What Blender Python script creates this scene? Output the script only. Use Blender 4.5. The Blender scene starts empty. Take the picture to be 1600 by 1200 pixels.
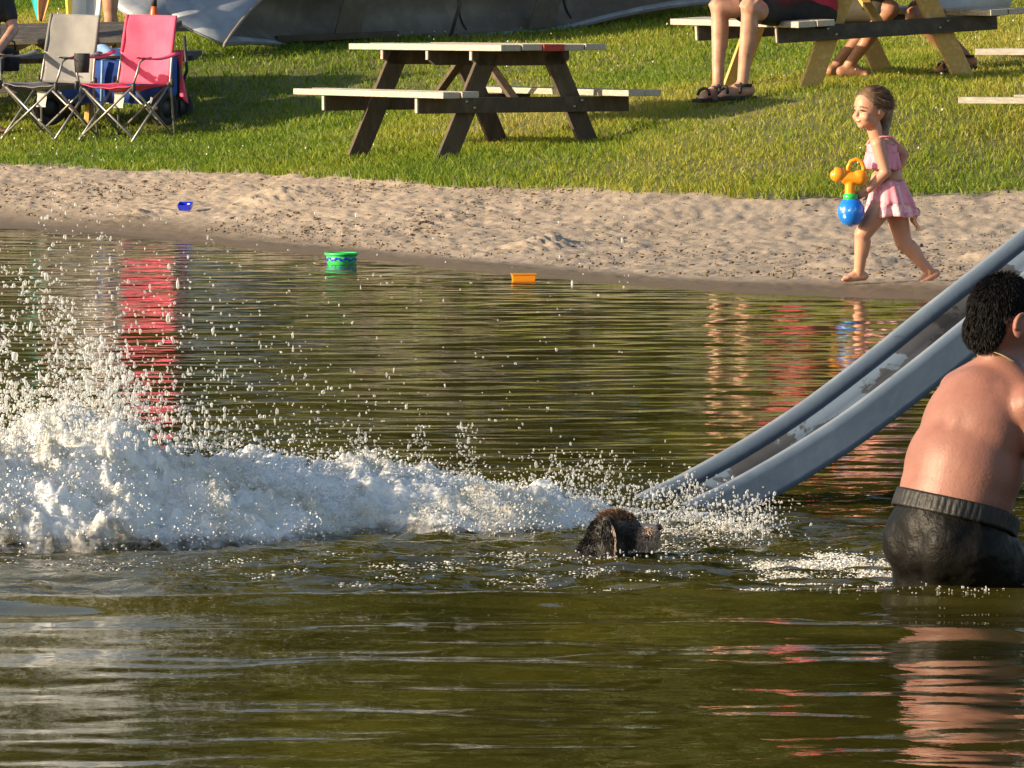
import bpy, bmesh, math, random
import numpy as np
from mathutils import Vector, Matrix

# ------------------------------------------------------------------ camera, sky, sun, exposure
SC = bpy.context.scene
COL = SC.collection
F = 10000.0 * 1.0          # focal length in photograph pixels (1600 wide)
CAMH = 1.4
PITCH = math.atan(587.0 / F)
cam_data = bpy.data.cameras.new('camera')
cam_data.sensor_width = 36.0
cam_data.lens = 36.0 * F / 1600.0
cam_data.clip_start = 0.5
cam_data.clip_end = 2000.0
cam = bpy.data.objects.new('camera', cam_data)
cam.location = (0, 0, CAMH)
cam.rotation_euler = (math.pi / 2 - PITCH, 0, 0)
COL.objects.link(cam)
SC.camera = cam

SUN_EL = math.radians(15.5)
SUN_AZ = math.radians(252.0)       # clockwise from +Y: from the left, slightly towards the camera
w = bpy.data.worlds.new('World')
SC.world = w
w.use_nodes = True
nt = w.node_tree
nt.nodes.clear()
sky = nt.nodes.new('ShaderNodeTexSky')
sky.sky_type = 'NISHITA'
sky.sun_disc = False
sky.sun_elevation = SUN_EL
sky.sun_rotation = SUN_AZ
sky.air_density = 1.0
sky.dust_density = 1.2
bg = nt.nodes.new('ShaderNodeBackground')
bg.inputs[1].default_value = 0.105
wo = nt.nodes.new('ShaderNodeOutputWorld')
nt.links.new(sky.outputs[0], bg.inputs[0])
nt.links.new(bg.outputs[0], wo.inputs[0])

sd = bpy.data.lights.new('sun', 'SUN')
sd.energy = 5.0
sd.angle = math.radians(0.6)
sd.color = (1.0, 0.80, 0.55)
sun = bpy.data.objects.new('sun', sd)
sdir = Vector((math.sin(SUN_AZ) * math.cos(SUN_EL), math.cos(SUN_AZ) * math.cos(SUN_EL), math.sin(SUN_EL)))
sun.rotation_euler = sdir.to_track_quat('Z', 'Y').to_euler()
sun.location = (-20, 20, 12)
COL.objects.link(sun)

SC.view_settings.view_transform = 'Standard'
SC.view_settings.look = 'None'
SC.view_settings.gamma = 1.0
SC.view_settings.exposure = 1.0
SC.render.engine = 'CYCLES'
SC.cycles.use_denoising = True
SC.cycles.max_bounces = 8
SC.cycles.transparent_max_bounces = 12
SC.cycles.caustics_reflective = False
SC.cycles.caustics_refractive = False

random.seed(7)
RNG = np.random.default_rng(7)
R = math.radians

# ------------------------------------------------------------------ measuring helpers
def P(px, py, d):
    """world point seen at photograph pixel (px, py) when it stands d metres in front"""
    a, b = (px - 800.0) / F, (600.0 - py) / F
    dy = math.cos(PITCH) + b * math.sin(PITCH)
    dz = -math.sin(PITCH) + b * math.cos(PITCH)
    t = d / dy
    return Vector((a * t, d, CAMH + dz * t))

def G(px, py, z=0.0):
    a, b = (px - 800.0) / F, (600.0 - py) / F
    dy = math.cos(PITCH) + b * math.sin(PITCH)
    dz = -math.sin(PITCH) + b * math.cos(PITCH)
    t = (z - CAMH) / dz
    return Vector((a * t, dy * t, z))

# ------------------------------------------------------------------ numpy noise
def _hash(ix, iy, iz, seed):
    h = (ix.astype(np.int64) * 374761393 + iy.astype(np.int64) * 668265263 + iz.astype(np.int64) * 2147483647 + seed * 1274126177) & 0x7fffffff
    h = ((h ^ (h >> 13)) * 1274126177) & 0x7fffffff
    h = ((h ^ (h >> 16)) * 668265263) & 0x7fffffff
    return (h % 100003) / 100003.0

def vnoise(x, y, z=0.0, seed=0):
    x = np.asarray(x, float); y = np.asarray(y, float); z = np.zeros_like(x) + z
    fx, fy, fz = np.floor(x), np.floor(y), np.floor(z)
    tx, ty, tz = x - fx, y - fy, z - fz
    tx = tx * tx * (3 - 2 * tx); ty = ty * ty * (3 - 2 * ty); tz = tz * tz * (3 - 2 * tz)
    out = 0
    for i in (0, 1):
        for j in (0, 1):
            for k in (0, 1):
                out = out + _hash(fx + i, fy + j, fz + k, seed) * (tx if i else 1 - tx) * (ty if j else 1 - ty) * (tz if k else 1 - tz)
    return out * 2 - 1

def fbm(x, y, z=0.0, seed=0, octv=4, gain=0.5):
    s, a, f, n = 0, 1.0, 1.0, 0
    for o in range(octv):
        s = s + a * vnoise(np.asarray(x) * f, np.asarray(y) * f, np.asarray(z) * f, seed + o)
        n += a; a *= gain; f *= 2.03
    return s / n

def sstep(a, b, x):
    t = np.clip((np.asarray(x, float) - a) / (b - a), 0, 1)
    return t * t * (3 - 2 * t)

# ------------------------------------------------------------------ object helpers
def mesh_np(name, verts, faces, smooth=False, attrs=None):
    """faces: (n,k) integer array, all with k corners"""
    verts = np.ascontiguousarray(verts, dtype=np.float32)
    faces = np.ascontiguousarray(faces, dtype=np.int32)
    me = bpy.data.meshes.new(name)
    me.vertices.add(len(verts)); me.vertices.foreach_set('co', verts.ravel())
    n, k = faces.shape
    me.loops.add(n * k); me.loops.foreach_set('vertex_index', faces.ravel())
    me.polygons.add(n)
    me.polygons.foreach_set('loop_start', np.arange(0, n * k, k, dtype=np.int32))
    if smooth:
        me.polygons.foreach_set('use_smooth', np.ones(n, dtype=bool))
    for an, av in (attrs or {}).items():
        at = me.attributes.new(an, 'FLOAT', 'POINT')
        at.data.foreach_set('value', np.ascontiguousarray(av, dtype=np.float32))
    me.update(calc_edges=True)
    return me

def link(name, me, mat=None, parent=None):
    o = bpy.data.objects.new(name, me)
    COL.objects.link(o)
    if mat is not None:
        me.materials.append(mat)
    if parent is not None:
        o.parent = parent
    return o

def tag(o, label=None, cat=None, group=None, kind=None):
    if label: o['label'] = label
    if cat: o['category'] = cat
    if group: o['group'] = group
    if kind: o['kind'] = kind
    return o

def thing(name, label, cat, loc=(0, 0, 0), rot=(0, 0, 0), group=None):
    o = bpy.data.objects.new(name, None)
    o.empty_display_size = 0.1
    COL.objects.link(o)
    o.location = loc; o.rotation_euler = rot
    return tag(o, label, cat, group)

def copy_tree(o, parent=None):
    c = o.copy(); COL.objects.link(c); c.parent = parent
    for ch in list(o.children):
        copy_tree(ch, c)
    return c

class MB:
    """collects shapes; vertices are given in the frame of the parent (or minus `org`)"""
    def __init__(self, org=None):
        self.v, self.f = [], []
        self.org = Vector(org) if org is not None else Vector((0, 0, 0))
    def add(self, vs, fs):
        b = len(self.v)
        self.v += [Vector(p) - self.org for p in vs]
        self.f += [tuple(i + b for i in f) for f in fs]
        return self
    def box(self, c, s, m=None):
        hx, hy, hz = s[0] / 2, s[1] / 2, s[2] / 2
        vs = [Vector((x, y, z)) for x in (-hx, hx) for y in (-hy, hy) for z in (-hz, hz)]
        if m is not None: vs = [m @ p for p in vs]
        vs = [p + Vector(c) for p in vs]
        return self.add(vs, [(0, 1, 3, 2), (4, 6, 7, 5), (0, 4, 5, 1), (2, 3, 7, 6), (0, 2, 6, 4), (1, 5, 7, 3)])
    def bar(self, p0, p1, wd, th, up=(0, 0, 1)):
        """rectangular board from p0 to p1"""
        p0, p1 = Vector(p0), Vector(p1)
        ax = (p1 - p0).normalized()
        u = Vector(up); s = ax.cross(u).normalized(); t = s.cross(ax)
        vs = []
        for p in (p0, p1):
            for a, b in ((-1, -1), (1, -1), (1, 1), (-1, 1)):
                vs.append(p + s * (a * wd / 2) + t * (b * th / 2))
        return self.add(vs, [(3, 2, 1, 0), (4, 5, 6, 7), (0, 1, 5, 4), (1, 2, 6, 5), (2, 3, 7, 6), (3, 0, 4, 7)])
    def tube(self, pts, r, n=8, closed=False):
        pts = [Vector(p) for p in pts]
        rs = r if isinstance(r, (list, tuple)) else [r] * len(pts)
        vs, fs = [], []
        prev = None
        m = len(pts)
        for i, p in enumerate(pts):
            if closed:
                ax = pts[(i + 1) % m] - pts[i - 1]
            else:
                ax = pts[min(i + 1, m - 1)] - pts[max(i - 1, 0)]
            ax.normalize()
            if prev is None:
                a = Vector((0, 0, 1)) if abs(ax.z) < .9 else Vector((1, 0, 0))
                s = ax.cross(a).normalized()
            else:
                s = (prev - ax * prev.dot(ax)).normalized()
            prev = s
            t = ax.cross(s)
            for k in range(n):
                an = 2 * math.pi * k / n
                vs.append(p + (s * math.cos(an) + t * math.sin(an)) * rs[i])
        for i in range(m if closed else m - 1):
            j = (i + 1) % m
            for k in range(n):
                l = (k + 1) % n
                fs.append((i * n + k, i * n + l, j * n + l, j * n + k))
        if not closed:
            fs.append(tuple(range(n - 1, -1, -1))); fs.append(tuple((m - 1) * n + k for k in range(n)))
        return self.add(vs, fs)
    def cap(self, p0, p1, r0, r1, n=18, k=6, flat=1.0, fdir=None):
        """closed tapered capsule; flat<1 squeezes it along fdir"""
        p0, p1 = Vector(p0), Vector(p1)
        ax = p1 - p0
        L = ax.length
        ax = ax.normalized() if L > 1e-6 else Vector((0, 0, 1))
        a = Vector((0, 0, 1)) if abs(ax.z) < .9 else Vector((1, 0, 0))
        if fdir is not None: a = Vector(fdir)
        s = a - ax * a.dot(ax); s.normalize(); t = ax.cross(s)
        prof = []
        for i in range(k + 1):
            an = -math.pi / 2 + i * math.pi / 2 / k
            prof.append((r0 * math.sin(an), r0 * math.cos(an)))
        for i in range(k + 1):
            an = i * math.pi / 2 / k
            prof.append((L + r1 * math.sin(an), r1 * math.cos(an)))
        vs, fs = [p0 + ax * prof[0][0]], []
        for (h, r) in prof[1:-1]:
            for j in range(n):
                an = 2 * math.pi * j / n
                vs.append(p0 + ax * h + s * (math.cos(an) * r * flat) + t * (math.sin(an) * r))
        vs.append(p0 + ax * prof[-1][0])
        m = len(prof) - 2
        for j in range(n):
            l = (j + 1) % n
            fs.append((0, 1 + l, 1 + j))
            for i in range(m - 1):
                fs.append((1 + i * n + j, 1 + i * n + l, 1 + (i + 1) * n + l, 1 + (i + 1) * n + j))
            fs.append((1 + (m - 1) * n + j, 1 + (m - 1) * n + l, len(vs) - 1))
        return self.add(vs, fs)
    def ell(self, c, rad, ax=None, n=28, k=18):
        """ellipsoid; ax = (X, Y, Z) direction vectors of the radii"""
        X, Y, Z = ax if ax else (Vector((1, 0, 0)), Vector((0, 1, 0)), Vector((0, 0, 1)))
        c = Vector(c)
        vs, fs = [c - Vector(Z) * rad[2]], []
        for i in range(1, k):
            th = -math.pi / 2 + math.pi * i / k
            for j in range(n):
                an = 2 * math.pi * j / n
                vs.append(c + Vector(X) * (rad[0] * math.cos(th) * math.cos(an)) + Vector(Y) * (rad[1] * math.cos(th) * math.sin(an)) + Vector(Z) * (rad[2] * math.sin(th)))
        vs.append(c + Vector(Z) * rad[2])
        for j in range(n):
            l = (j + 1) % n
            fs.append((0, 1 + l, 1 + j))
            for i in range(k - 2):
                fs.append((1 + i * n + j, 1 + i * n + l, 1 + (i + 1) * n + l, 1 + (i + 1) * n + j))
            fs.append((1 + (k - 2) * n + j, 1 + (k - 2) * n + l, len(vs) - 1))
        return self.add(vs, fs)
    def lathe(self, prof, c=(0, 0, 0), n=20, m=None):
        """prof: (radius, height) list about local z"""
        vs, fs = [], []
        for (r, h) in prof:
            for j in range(n):
                an = 2 * math.pi * j / n
                p = Vector((r * math.cos(an), r * math.sin(an), h))
                vs.append((m @ p if m is not None else p) + Vector(c))
        for i in range(len(prof) - 1):
            for j in range(n):
                l = (j + 1) % n
                fs.append((i * n + j, i * n + l, (i + 1) * n + l, (i + 1) * n + j))
        return self.add(vs, fs)
    def grid(self, fn, nu, nv):
        vs = [fn(i / (nu - 1), j / (nv - 1)) for i in range(nu) for j in range(nv)]
        fs = [(i * nv + j, (i + 1) * nv + j, (i + 1) * nv + j + 1, i * nv + j + 1) for i in range(nu - 1) for j in range(nv - 1)]
        return self.add(vs, fs)
    def build(self, name, mat, parent=None, smooth=False, bevel=0, voxel=0, sm_it=0, solid=0, sub=0, label=None):
        me = bpy.data.meshes.new(name)
        me.from_pydata([tuple(p) for p in self.v], [], self.f)
        me.update()
        if smooth or voxel:
            me.polygons.foreach_set('use_smooth', [True] * len(me.polygons))
        o = link(name, me, mat, parent)
        if solid:
            q = o.modifiers.new('solid', 'SOLIDIFY'); q.thickness = solid; q.offset = 0
        if bevel:
            q = o.modifiers.new('bevel', 'BEVEL'); q.width = bevel; q.segments = 2; q.limit_method = 'ANGLE'
        if sub:
            q = o.modifiers.new('sub', 'SUBSURF'); q.levels = sub; q.render_levels = sub
        if voxel:
            q = o.modifiers.new('remesh', 'REMESH'); q.mode = 'VOXEL'; q.voxel_size = voxel; q.use_smooth_shade = True
            if sm_it:
                q = o.modifiers.new('smooth', 'SMOOTH'); q.factor = 0.5; q.iterations = sm_it
        if label: o['label'] = label
        return o

# ------------------------------------------------------------------ materials
def N(nt, typ, **kw):
    n = nt.nodes.new(typ)
    for k, v in kw.items():
        setattr(n, k, v)
    return n

def ramp(nt, fac, stops):
    r = N(nt, 'ShaderNodeValToRGB')
    e = r.color_ramp.elements
    while len(e) < len(stops): e.new(0.5)
    for i, (p, c) in enumerate(stops):
        e[i].position = p
        e[i].color = (c[0], c[1], c[2], 1) if not isinstance(c, (int, float)) else (c, c, c, 1)
    if fac is not None: nt.links.new(fac, r.inputs[0])
    return r.outputs[0]

def coords(nt, scale=(1, 1, 1)):
    tc = N(nt, 'ShaderNodeTexCoord')
    mp = N(nt, 'ShaderNodeMapping')
    mp.inputs['Scale'].default_value = scale
    nt.links.new(tc.outputs['Object'], mp.inputs['Vector'])
    return mp.outputs[0]

def noise(nt, vec, scale, detail=5, rough=0.6, dist=0.0):
    n = N(nt, 'ShaderNodeTexNoise')
    n.inputs['Scale'].default_value = scale
    n.inputs['Detail'].default_value = detail
    n.inputs['Roughness'].default_value = rough
    n.inputs['Distortion'].default_value = dist
    if vec is not None: nt.links.new(vec, n.inputs['Vector'])
    return n.outputs[0]

def newmat(name):
    m = bpy.data.materials.new(name)
    m.use_nodes = True
    return m, m.node_tree, m.node_tree.nodes['Principled BSDF']

def mat(name, c1, c2=None, scale=12, rough=0.6, bump=0.0, bscale=60, metal=0.0, sss=0.0, sssr=(0.02, 0.008, 0.004), spec=0.4,
        stretch=(1, 1, 1), lo=0.35, hi=0.65, c3=None, coat=0.0, transl=0.0):
    m, nt, b = newmat(name)
    b.inputs['Roughness'].default_value = rough
    b.inputs['Metallic'].default_value = metal
    b.inputs['Specular IOR Level'].default_value = spec
    b.inputs['Coat Weight'].default_value = coat
    vec = coords(nt, stretch)
    if c2 is None: c2 = tuple(x * 0.8 for x in c1)
    st = [(lo, c1), (hi, c2)] if c3 is None else [(lo, c1), ((lo + hi) / 2, c2), (hi, c3)]
    col = ramp(nt, noise(nt, vec, scale), st)
    nt.links.new(col, b.inputs['Base Color'])
    if sss:
        b.inputs['Subsurface Weight'].default_value = sss
        b.inputs['Subsurface Radius'].default_value = (1, 0.4, 0.25)
        b.inputs['Subsurface Scale'].default_value = sssr[0]
    if bump:
        bp = N(nt, 'ShaderNodeBump'); bp.inputs['Strength'].default_value = bump; bp.inputs['Distance'].default_value = 0.01
        nt.links.new(noise(nt, vec, bscale, 4), bp.inputs['Height'])
        nt.links.new(bp.outputs[0], b.inputs['Normal'])
    if transl:
        tr = N(nt, 'ShaderNodeBsdfTranslucent'); mx = N(nt, 'ShaderNodeMixShader'); mx.inputs[0].default_value = transl
        nt.links.new(col, tr.inputs[0]); nt.links.new(b.outputs[0], mx.inputs[1]); nt.links.new(tr.outputs[0], mx.inputs[2])
        nt.links.new(mx.outputs[0], nt.nodes['Material Output'].inputs[0])
    return m

M = {}
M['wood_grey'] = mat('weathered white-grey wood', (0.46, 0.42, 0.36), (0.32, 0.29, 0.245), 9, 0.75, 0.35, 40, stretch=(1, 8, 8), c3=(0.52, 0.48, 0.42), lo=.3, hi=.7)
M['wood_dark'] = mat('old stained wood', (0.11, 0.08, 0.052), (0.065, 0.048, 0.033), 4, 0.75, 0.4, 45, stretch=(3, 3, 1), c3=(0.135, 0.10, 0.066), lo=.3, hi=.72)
M['wood_new'] = mat('treated yellow pine', (0.62, 0.42, 0.14), (0.50, 0.31, 0.09), 6, 0.6, 0.2, 50, stretch=(3, 3, 3), c3=(0.66, 0.47, 0.19), lo=.3, hi=.7)
M['wood_char'] = mat('dark peeling wood', (0.06, 0.053, 0.047), (0.12, 0.105, 0.09), 4, 0.75, 0.5, 40, stretch=(3, 3, 3), lo=.45, hi=.75)
M['red_paint'] = mat('faded red paint', (0.40, 0.045, 0.03), (0.28, 0.03, 0.025), 14, 0.6)
M['steel'] = mat('bare steel', (0.45, 0.43, 0.40), (0.25, 0.24, 0.22), 30, 0.35, metal=0.8)
M['tube'] = mat('grey coated tube', (0.34, 0.33, 0.31), (0.24, 0.23, 0.22), 20, 0.4, metal=0.55)
M['pink'] = mat('coral pink fabric', (0.86, 0.125, 0.22), (0.76, 0.08, 0.17), 5, 0.75, 0.5, 11, transl=0.18)
M['grey_fab'] = mat('grey fabric', (0.24, 0.235, 0.23), (0.19, 0.185, 0.185), 6, 0.8, 0.3, 9, transl=0.1)
M['black_pl'] = mat('black plastic', (0.02, 0.02, 0.02), (0.035, 0.033, 0.03), 20, 0.5)
M['black_mesh'] = mat('black mesh cloth', (0.025, 0.025, 0.028), (0.05, 0.05, 0.05), 40, 0.9)
M['blue_fab'] = mat('blue wagon fabric', (0.03, 0.10, 0.42), (0.015, 0.045, 0.22), 6, 0.8, 0.3, 12)
M['rubber'] = mat('black rubber', (0.02, 0.019, 0.018), (0.04, 0.037, 0.033), 20, 0.8, 0.5, 90)
M['skin_girl'] = mat('light girl skin', (0.52, 0.27, 0.17), (0.45, 0.22, 0.14), 9, 0.5, 0.05, 120, sss=0.15)  # light skin tone, varying slightly at random
M['skin_boy'] = mat('wet tan skin', (0.285, 0.135, 0.102), (0.20, 0.088, 0.066), 5, 0.46, 0.14, 130, sss=0.15, spec=0.28)
M['skin_adult'] = mat('light adult skin', (0.50, 0.28, 0.19), (0.36, 0.18, 0.115), 14, 0.5, 0.12, 120, sss=0.1)
M['skin_tan'] = mat('tanned adult skin', (0.40, 0.20, 0.12), (0.32, 0.15, 0.09), 9, 0.5, 0.06, 120, sss=0.1)
M['hair_black'] = mat('black hair', (0.007, 0.006, 0.0055), (0.012, 0.010, 0.009), 60, 0.6, 0.3, 200, spec=0.15)
M['hair_brown'] = mat('brown hair', (0.12, 0.068, 0.038), (0.20, 0.12, 0.065), 40, 0.5, 0.3, 160, stretch=(1, 1, .3))
M['pink_cloth'] = mat('pale pink cloth', (0.84, 0.36, 0.43), (0.74, 0.25, 0.34), 14, 0.8, 0.3, 60, sss=0.0, transl=0.15)
M['pink_print'] = mat('pink skirt print', (0.80, 0.26, 0.36), (0.86, 0.56, 0.55), 28, 0.8, 0.3, 60, c3=(0.70, 0.22, 0.33), lo=.35, hi=.65, transl=0.12)
M['peach'] = mat('peach fringe', (0.78, 0.42, 0.24), (0.85, 0.55, 0.38), 20, 0.8)
M['orange_pl'] = mat('orange plastic', (0.90, 0.32, 0.012), (0.84, 0.27, 0.01), 6, 0.3, coat=0.3)
M['green_pl'] = mat('green plastic', (0.03, 0.52, 0.10), (0.03, 0.45, 0.08), 6, 0.3)
M['blue_ball'] = mat('blue plastic tank with pale flecks', (0.01, 0.17, 0.70), (0.012, 0.20, 0.74), 22, 0.22, c3=(0.42, 0.64, 0.80), lo=.50, hi=.62, coat=0.4)
M['blue_toy'] = mat('royal blue plastic', (0.012, 0.035, 0.60), (0.01, 0.03, 0.5), 8, 0.3, coat=0.3)
M['black_cloth'] = mat('black cloth', (0.014, 0.013, 0.013), (0.022, 0.020, 0.019), 20, 0.75, 0.4, 50)
M['wet_black'] = mat('wet black swim trunks', (0.004, 0.0037, 0.0034), (0.0075, 0.007, 0.006), 16, 0.48, 0.9, 18, spec=0.13)
M['band'] = mat('faded black elastic', (0.011, 0.0095, 0.008), (0.006, 0.0053, 0.0046), 30, 0.55, 0.5, 50, stretch=(1, 1, .2))
M['red_cloth'] = mat('red shirt cloth', (0.45, 0.03, 0.06), (0.38, 0.025, 0.05), 8, 0.8, 0.3, 20)
M['olive_cloth'] = mat('dark olive cloth', (0.045, 0.040, 0.025), (0.03, 0.028, 0.018), 8, 0.8, 0.3, 20)
M['pale_cloth'] = mat('pale grey cloth', (0.50, 0.47, 0.43), (0.40, 0.38, 0.35), 8, 0.8, 0.3, 20)
M['white_cloth'] = mat('white cloth', (0.72, 0.70, 0.66), (0.62, 0.60, 0.57), 8, 0.8, 0.3, 20)
M['yellow_cloth'] = mat('yellow cloth', (0.80, 0.62, 0.10), (0.72, 0.54, 0.08), 8, 0.8)
M['teal_cloth'] = mat('teal cloth', (0.02, 0.34, 0.36), (0.02, 0.28, 0.30), 8, 0.8)
M['eye'] = mat('dark eye', (0.02, 0.014, 0.01), (0.03, 0.02, 0.014), 30, 0.2)
M['lip'] = mat('lip', (0.50, 0.16, 0.13), (0.45, 0.13, 0.11), 30, 0.45)
M['teeth'] = mat('teeth', (0.80, 0.76, 0.68), (0.76, 0.72, 0.64), 30, 0.3)
M['white_bead'] = mat('white bead', (0.85, 0.84, 0.82), (0.8, 0.8, 0.78), 10, 0.3)
M['fur_dark'] = mat('dark wet fur', (0.014, 0.012, 0.011), (0.030, 0.025, 0.021), 25, 0.5, 0.5, 120)
M['fur_grey'] = mat('grey fur', (0.10, 0.085, 0.075), (0.17, 0.145, 0.125), 25, 0.6, 0.5, 120)
M['fur_brown'] = mat('reddish brown fur', (0.21, 0.12, 0.072), (0.10, 0.055, 0.032), 25, 0.6, 0.5, 120)
M['fur_tan'] = mat('greyish tan fur', (0.62, 0.47, 0.37), (0.44, 0.32, 0.25), 25, 0.6, 0.5, 120)
M['alu'] = mat('dull painted aluminium hull', (0.33, 0.365, 0.41), (0.25, 0.275, 0.31), 3, 0.42, 0.15, 18, metal=0.25, c3=(0.40, 0.43, 0.47), lo=.3, hi=.7)
M['alu_in'] = mat('dull boat inside', (0.23, 0.205, 0.18), (0.17, 0.15, 0.13), 4, 0.6, 0.2, 20, metal=0.1, c3=(0.23, 0.21, 0.19))
M['alu_rim'] = mat('dull aluminium rim', (0.34, 0.34, 0.34), (0.26, 0.26, 0.26), 12, 0.35, metal=0.5)

# ================================================================== the lie of the land
shore_px = [(-250, 338), (0, 355), (150, 364), (300, 378), (450, 393), (620, 410), (800, 430), (1000, 447), (1150, 458), (1300, 464), (1450, 468), (1600, 474), (1850, 480)]
SH = np.array([tuple(G(a, b)) for a, b in shore_px])
edge_px = [(-250, 252, 45.6), (0, 258, 44.7), (200, 266, 43.6), (400, 274, 42.2), (560, 284, 40.9), (690, 290, 39.7), (850, 297, 39.0), (1000, 303, 38.4), (1200, 309, 37.9), (1400, 308, 37.7), (1600, 302, 37.6), (1850, 296, 37.6)]
ED = np.array([tuple(P(*e)) for e in edge_px])

def shore_y(x):
    x = np.asarray(x, float)
    return np.interp(x, SH[:, 0], SH[:, 1]) + 0.0

def edge_y(x):
    return np.interp(np.asarray(x, float), ED[:, 0], ED[:, 1])

ctrl = [(150, 216, 46.5), (20, 216, 46.5), (270, 216, 46.5), (560, 238, 42.6), (692, 244, 41.0), (924, 231, 41.4), (795, 222, 43.0),
        (1140, 156, 41.8), (1262, 141, 42.2), (1505, 124, 42.6), (1360, 112, 44.2), (1590, 205, 39.6),
        (345, 84, 50.0), (800, 52, 52.0), (1050, 8, 53.2), (1590, 26, 50.0), (1250, 250, 38.8), (1500, 215, 39.4), (100, 185, 48.0), (300, 120, 49.0), (1000, 150, 44.0)]
CT = np.array([tuple(P(*c)) for c in ctrl])
CT = np.vstack([CT, SH[1:-1:2], ED])

def _U(r2):
    return np.where(r2 > 1e-9, r2 * np.log(np.maximum(r2, 1e-9)), 0)

def _fit(C, lam):
    n = len(C)
    X = C[:, :2]
    K = _U(((X[:, None] - X[None]) ** 2).sum(-1)) + lam * np.eye(n)
    Q = np.hstack([np.ones((n, 1)), X])
    A = np.block([[K, Q], [Q.T, np.zeros((3, 3))]])
    return np.linalg.solve(A, np.concatenate([C[:, 2], np.zeros(3)]))
_TW = _fit(CT, 0.6)

def land(x, y):
    """height of the bank above the water"""
    xs = np.clip(np.asarray(x, float), -5.0, 5.5)
    yy = np.asarray(y, float)
    ys = np.clip(yy, 30.0, 54.0)
    out = _TW[-3] + _TW[-2] * xs + _TW[-1] * ys
    for (cx, cy, _), wt in zip(CT, _TW):
        out = out + wt * _U((xs - cx) ** 2 + (ys - cy) ** 2)
    return out + 0.035 * np.clip(yy - 54.0, 0, 60)

def ground(x, y):
    """bank above the shoreline, pond bed below it"""
    x = np.asarray(x, float); y = np.asarray(y, float)
    sy = shore_y(x)
    t = y - sy
    bed = np.maximum(-0.68, 0.085 * np.minimum(t, 0))
    bed = np.where(y < 5, np.maximum(bed, -0.68 + 0.20 * (5 - y)), bed)
    ld = np.maximum(land(x, np.maximum(y, sy + 0.05)), 0.02) * sstep(0, 0.9, t) + 0.03 * np.clip(t, 0, 1) * (1 - sstep(0, .9, t))
    return np.where(t > 0, ld, np.minimum(bed, 0.6))

def gz(x, y):
    return float(ground(np.array([x]), np.array([y]))[0])

def sheet(X, Y, Z):
    nu, nv = X.shape
    v = np.stack([X, Y, Z], -1).reshape(-1, 3)
    i = np.arange(nu - 1)[:, None] * nv + np.arange(nv - 1)[None]
    f = np.stack([i, i + nv, i + nv + 1, i + 1], -1).reshape(-1, 4)
    return v, f

def tails(fine_lo, fine_hi, n, far):
    t = np.array([1.5, 4, 9, 18, 35, 70, far])
    return np.concatenate([(fine_lo - t)[::-1], np.linspace(fine_lo, fine_hi, n), fine_hi + t])

# ---- sand
u = tails(-5.6, 5.6, 560, 130)
v = np.concatenate([np.linspace(-4, -0.9, 10)[:-1], np.linspace(-0.9, 1, 300)])      # -: under water, 0..1 shore to grass
U_, V_ = np.meshgrid(u, v, indexing='ij')
sy, ey = shore_y(U_), edge_y(U_) + 0.35
Y = np.where(V_ < 0, sy + V_, sy + V_ * (ey - sy))
Z = ground(U_, Y)
hs = np.clip((Y - sy), -1, 6)
dry = sstep(0.8, 1.9, hs + 0.5 * fbm(U_ * 1.1, Y * .7, seed=3))
lump = fbm(U_ * 17, Y * 8.5, seed=11, octv=4, gain=.7)
ridge = 1 - np.abs(fbm(U_ * 3.2, Y * 2.4, seed=21, octv=3))
foot = np.minimum(0, fbm(U_ * 3.6, Y * 2.6, seed=31, octv=2) + .25)
hum = fbm(U_ * 1.2, Y * 0.9, seed=41, octv=2)
Z = Z + dry * (0.017 * lump + 0.008 * ridge ** 3 + 0.018 * foot + 0.02 * hum) + (1 - dry) * 0.008 * lump * sstep(0, .6, hs)
# dug-up heap in the middle of the beach
for hx, hy, hh, hw in ((P(865, 380, 36.0).x, 36.0, .045, .14), (P(830, 384, 36.0).x, 35.9, .03, .12), (P(1360, 400, 33.2).x, 33.4, .05, .2), (P(440, 300, 41.5).x, 40.6, .06, .22), (P(205, 330, 40.5).x, 40.6, .04, .2), (P(1560, 395, 33.4).x, 33.6, .05, .2)):
    g = np.exp(-(((U_ - hx) / hw) ** 2 + ((Y - hy) / (hw * 1.3)) ** 2))
    Z = Z + g * (hh + .03 * lump)
vv, ff = sheet(U_, Y, Z)
sand_me = mesh_np('sand', vv, ff, True, {'wet': (1 - sstep(0.35, 1.5, hs + 0.35 * fbm(U_ * 1.1, Y * .7, seed=3))).ravel()})
m, nt, b = newmat('pale beach sand')
at = N(nt, 'ShaderNodeAttribute'); at.attribute_name = 'wet'
vec = coords(nt)
c_dry = ramp(nt, noise(nt, vec, 3.0, 8, .7), [(.3, (.26, .205, .15)), (.52, (.36, .285, .21)), (.7, (.42, .34, .255))])
c_spk = ramp(nt, noise(nt, vec, 38, 4, .7), [(.34, (.35, .33, .30)), (.46, (1, 1, 1))])
mu = N(nt, 'ShaderNodeMixRGB', blend_type='MULTIPLY'); mu.inputs[0].default_value = .6
nt.links.new(c_dry, mu.inputs[1]); nt.links.new(c_spk, mu.inputs[2])
mx = N(nt, 'ShaderNodeMixRGB'); nt.links.new(at.outputs['Fac'], mx.inputs[0]); nt.links.new(mu.outputs[0], mx.inputs[1])
mx.inputs[2].default_value = (.150, .112, .070, 1)
nt.links.new(mx.outputs[0], b.inputs['Base Color'])
rr = N(nt, 'ShaderNodeMapRange'); nt.links.new(at.outputs['Fac'], rr.inputs[0]); rr.inputs[3].default_value = .95; rr.inputs[4].default_value = .5
nt.links.new(rr.outputs[0], b.inputs['Roughness'])
bp = N(nt, 'ShaderNodeBump'); bp.inputs['Strength'].default_value = .5; bp.inputs['Distance'].default_value = .012
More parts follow.
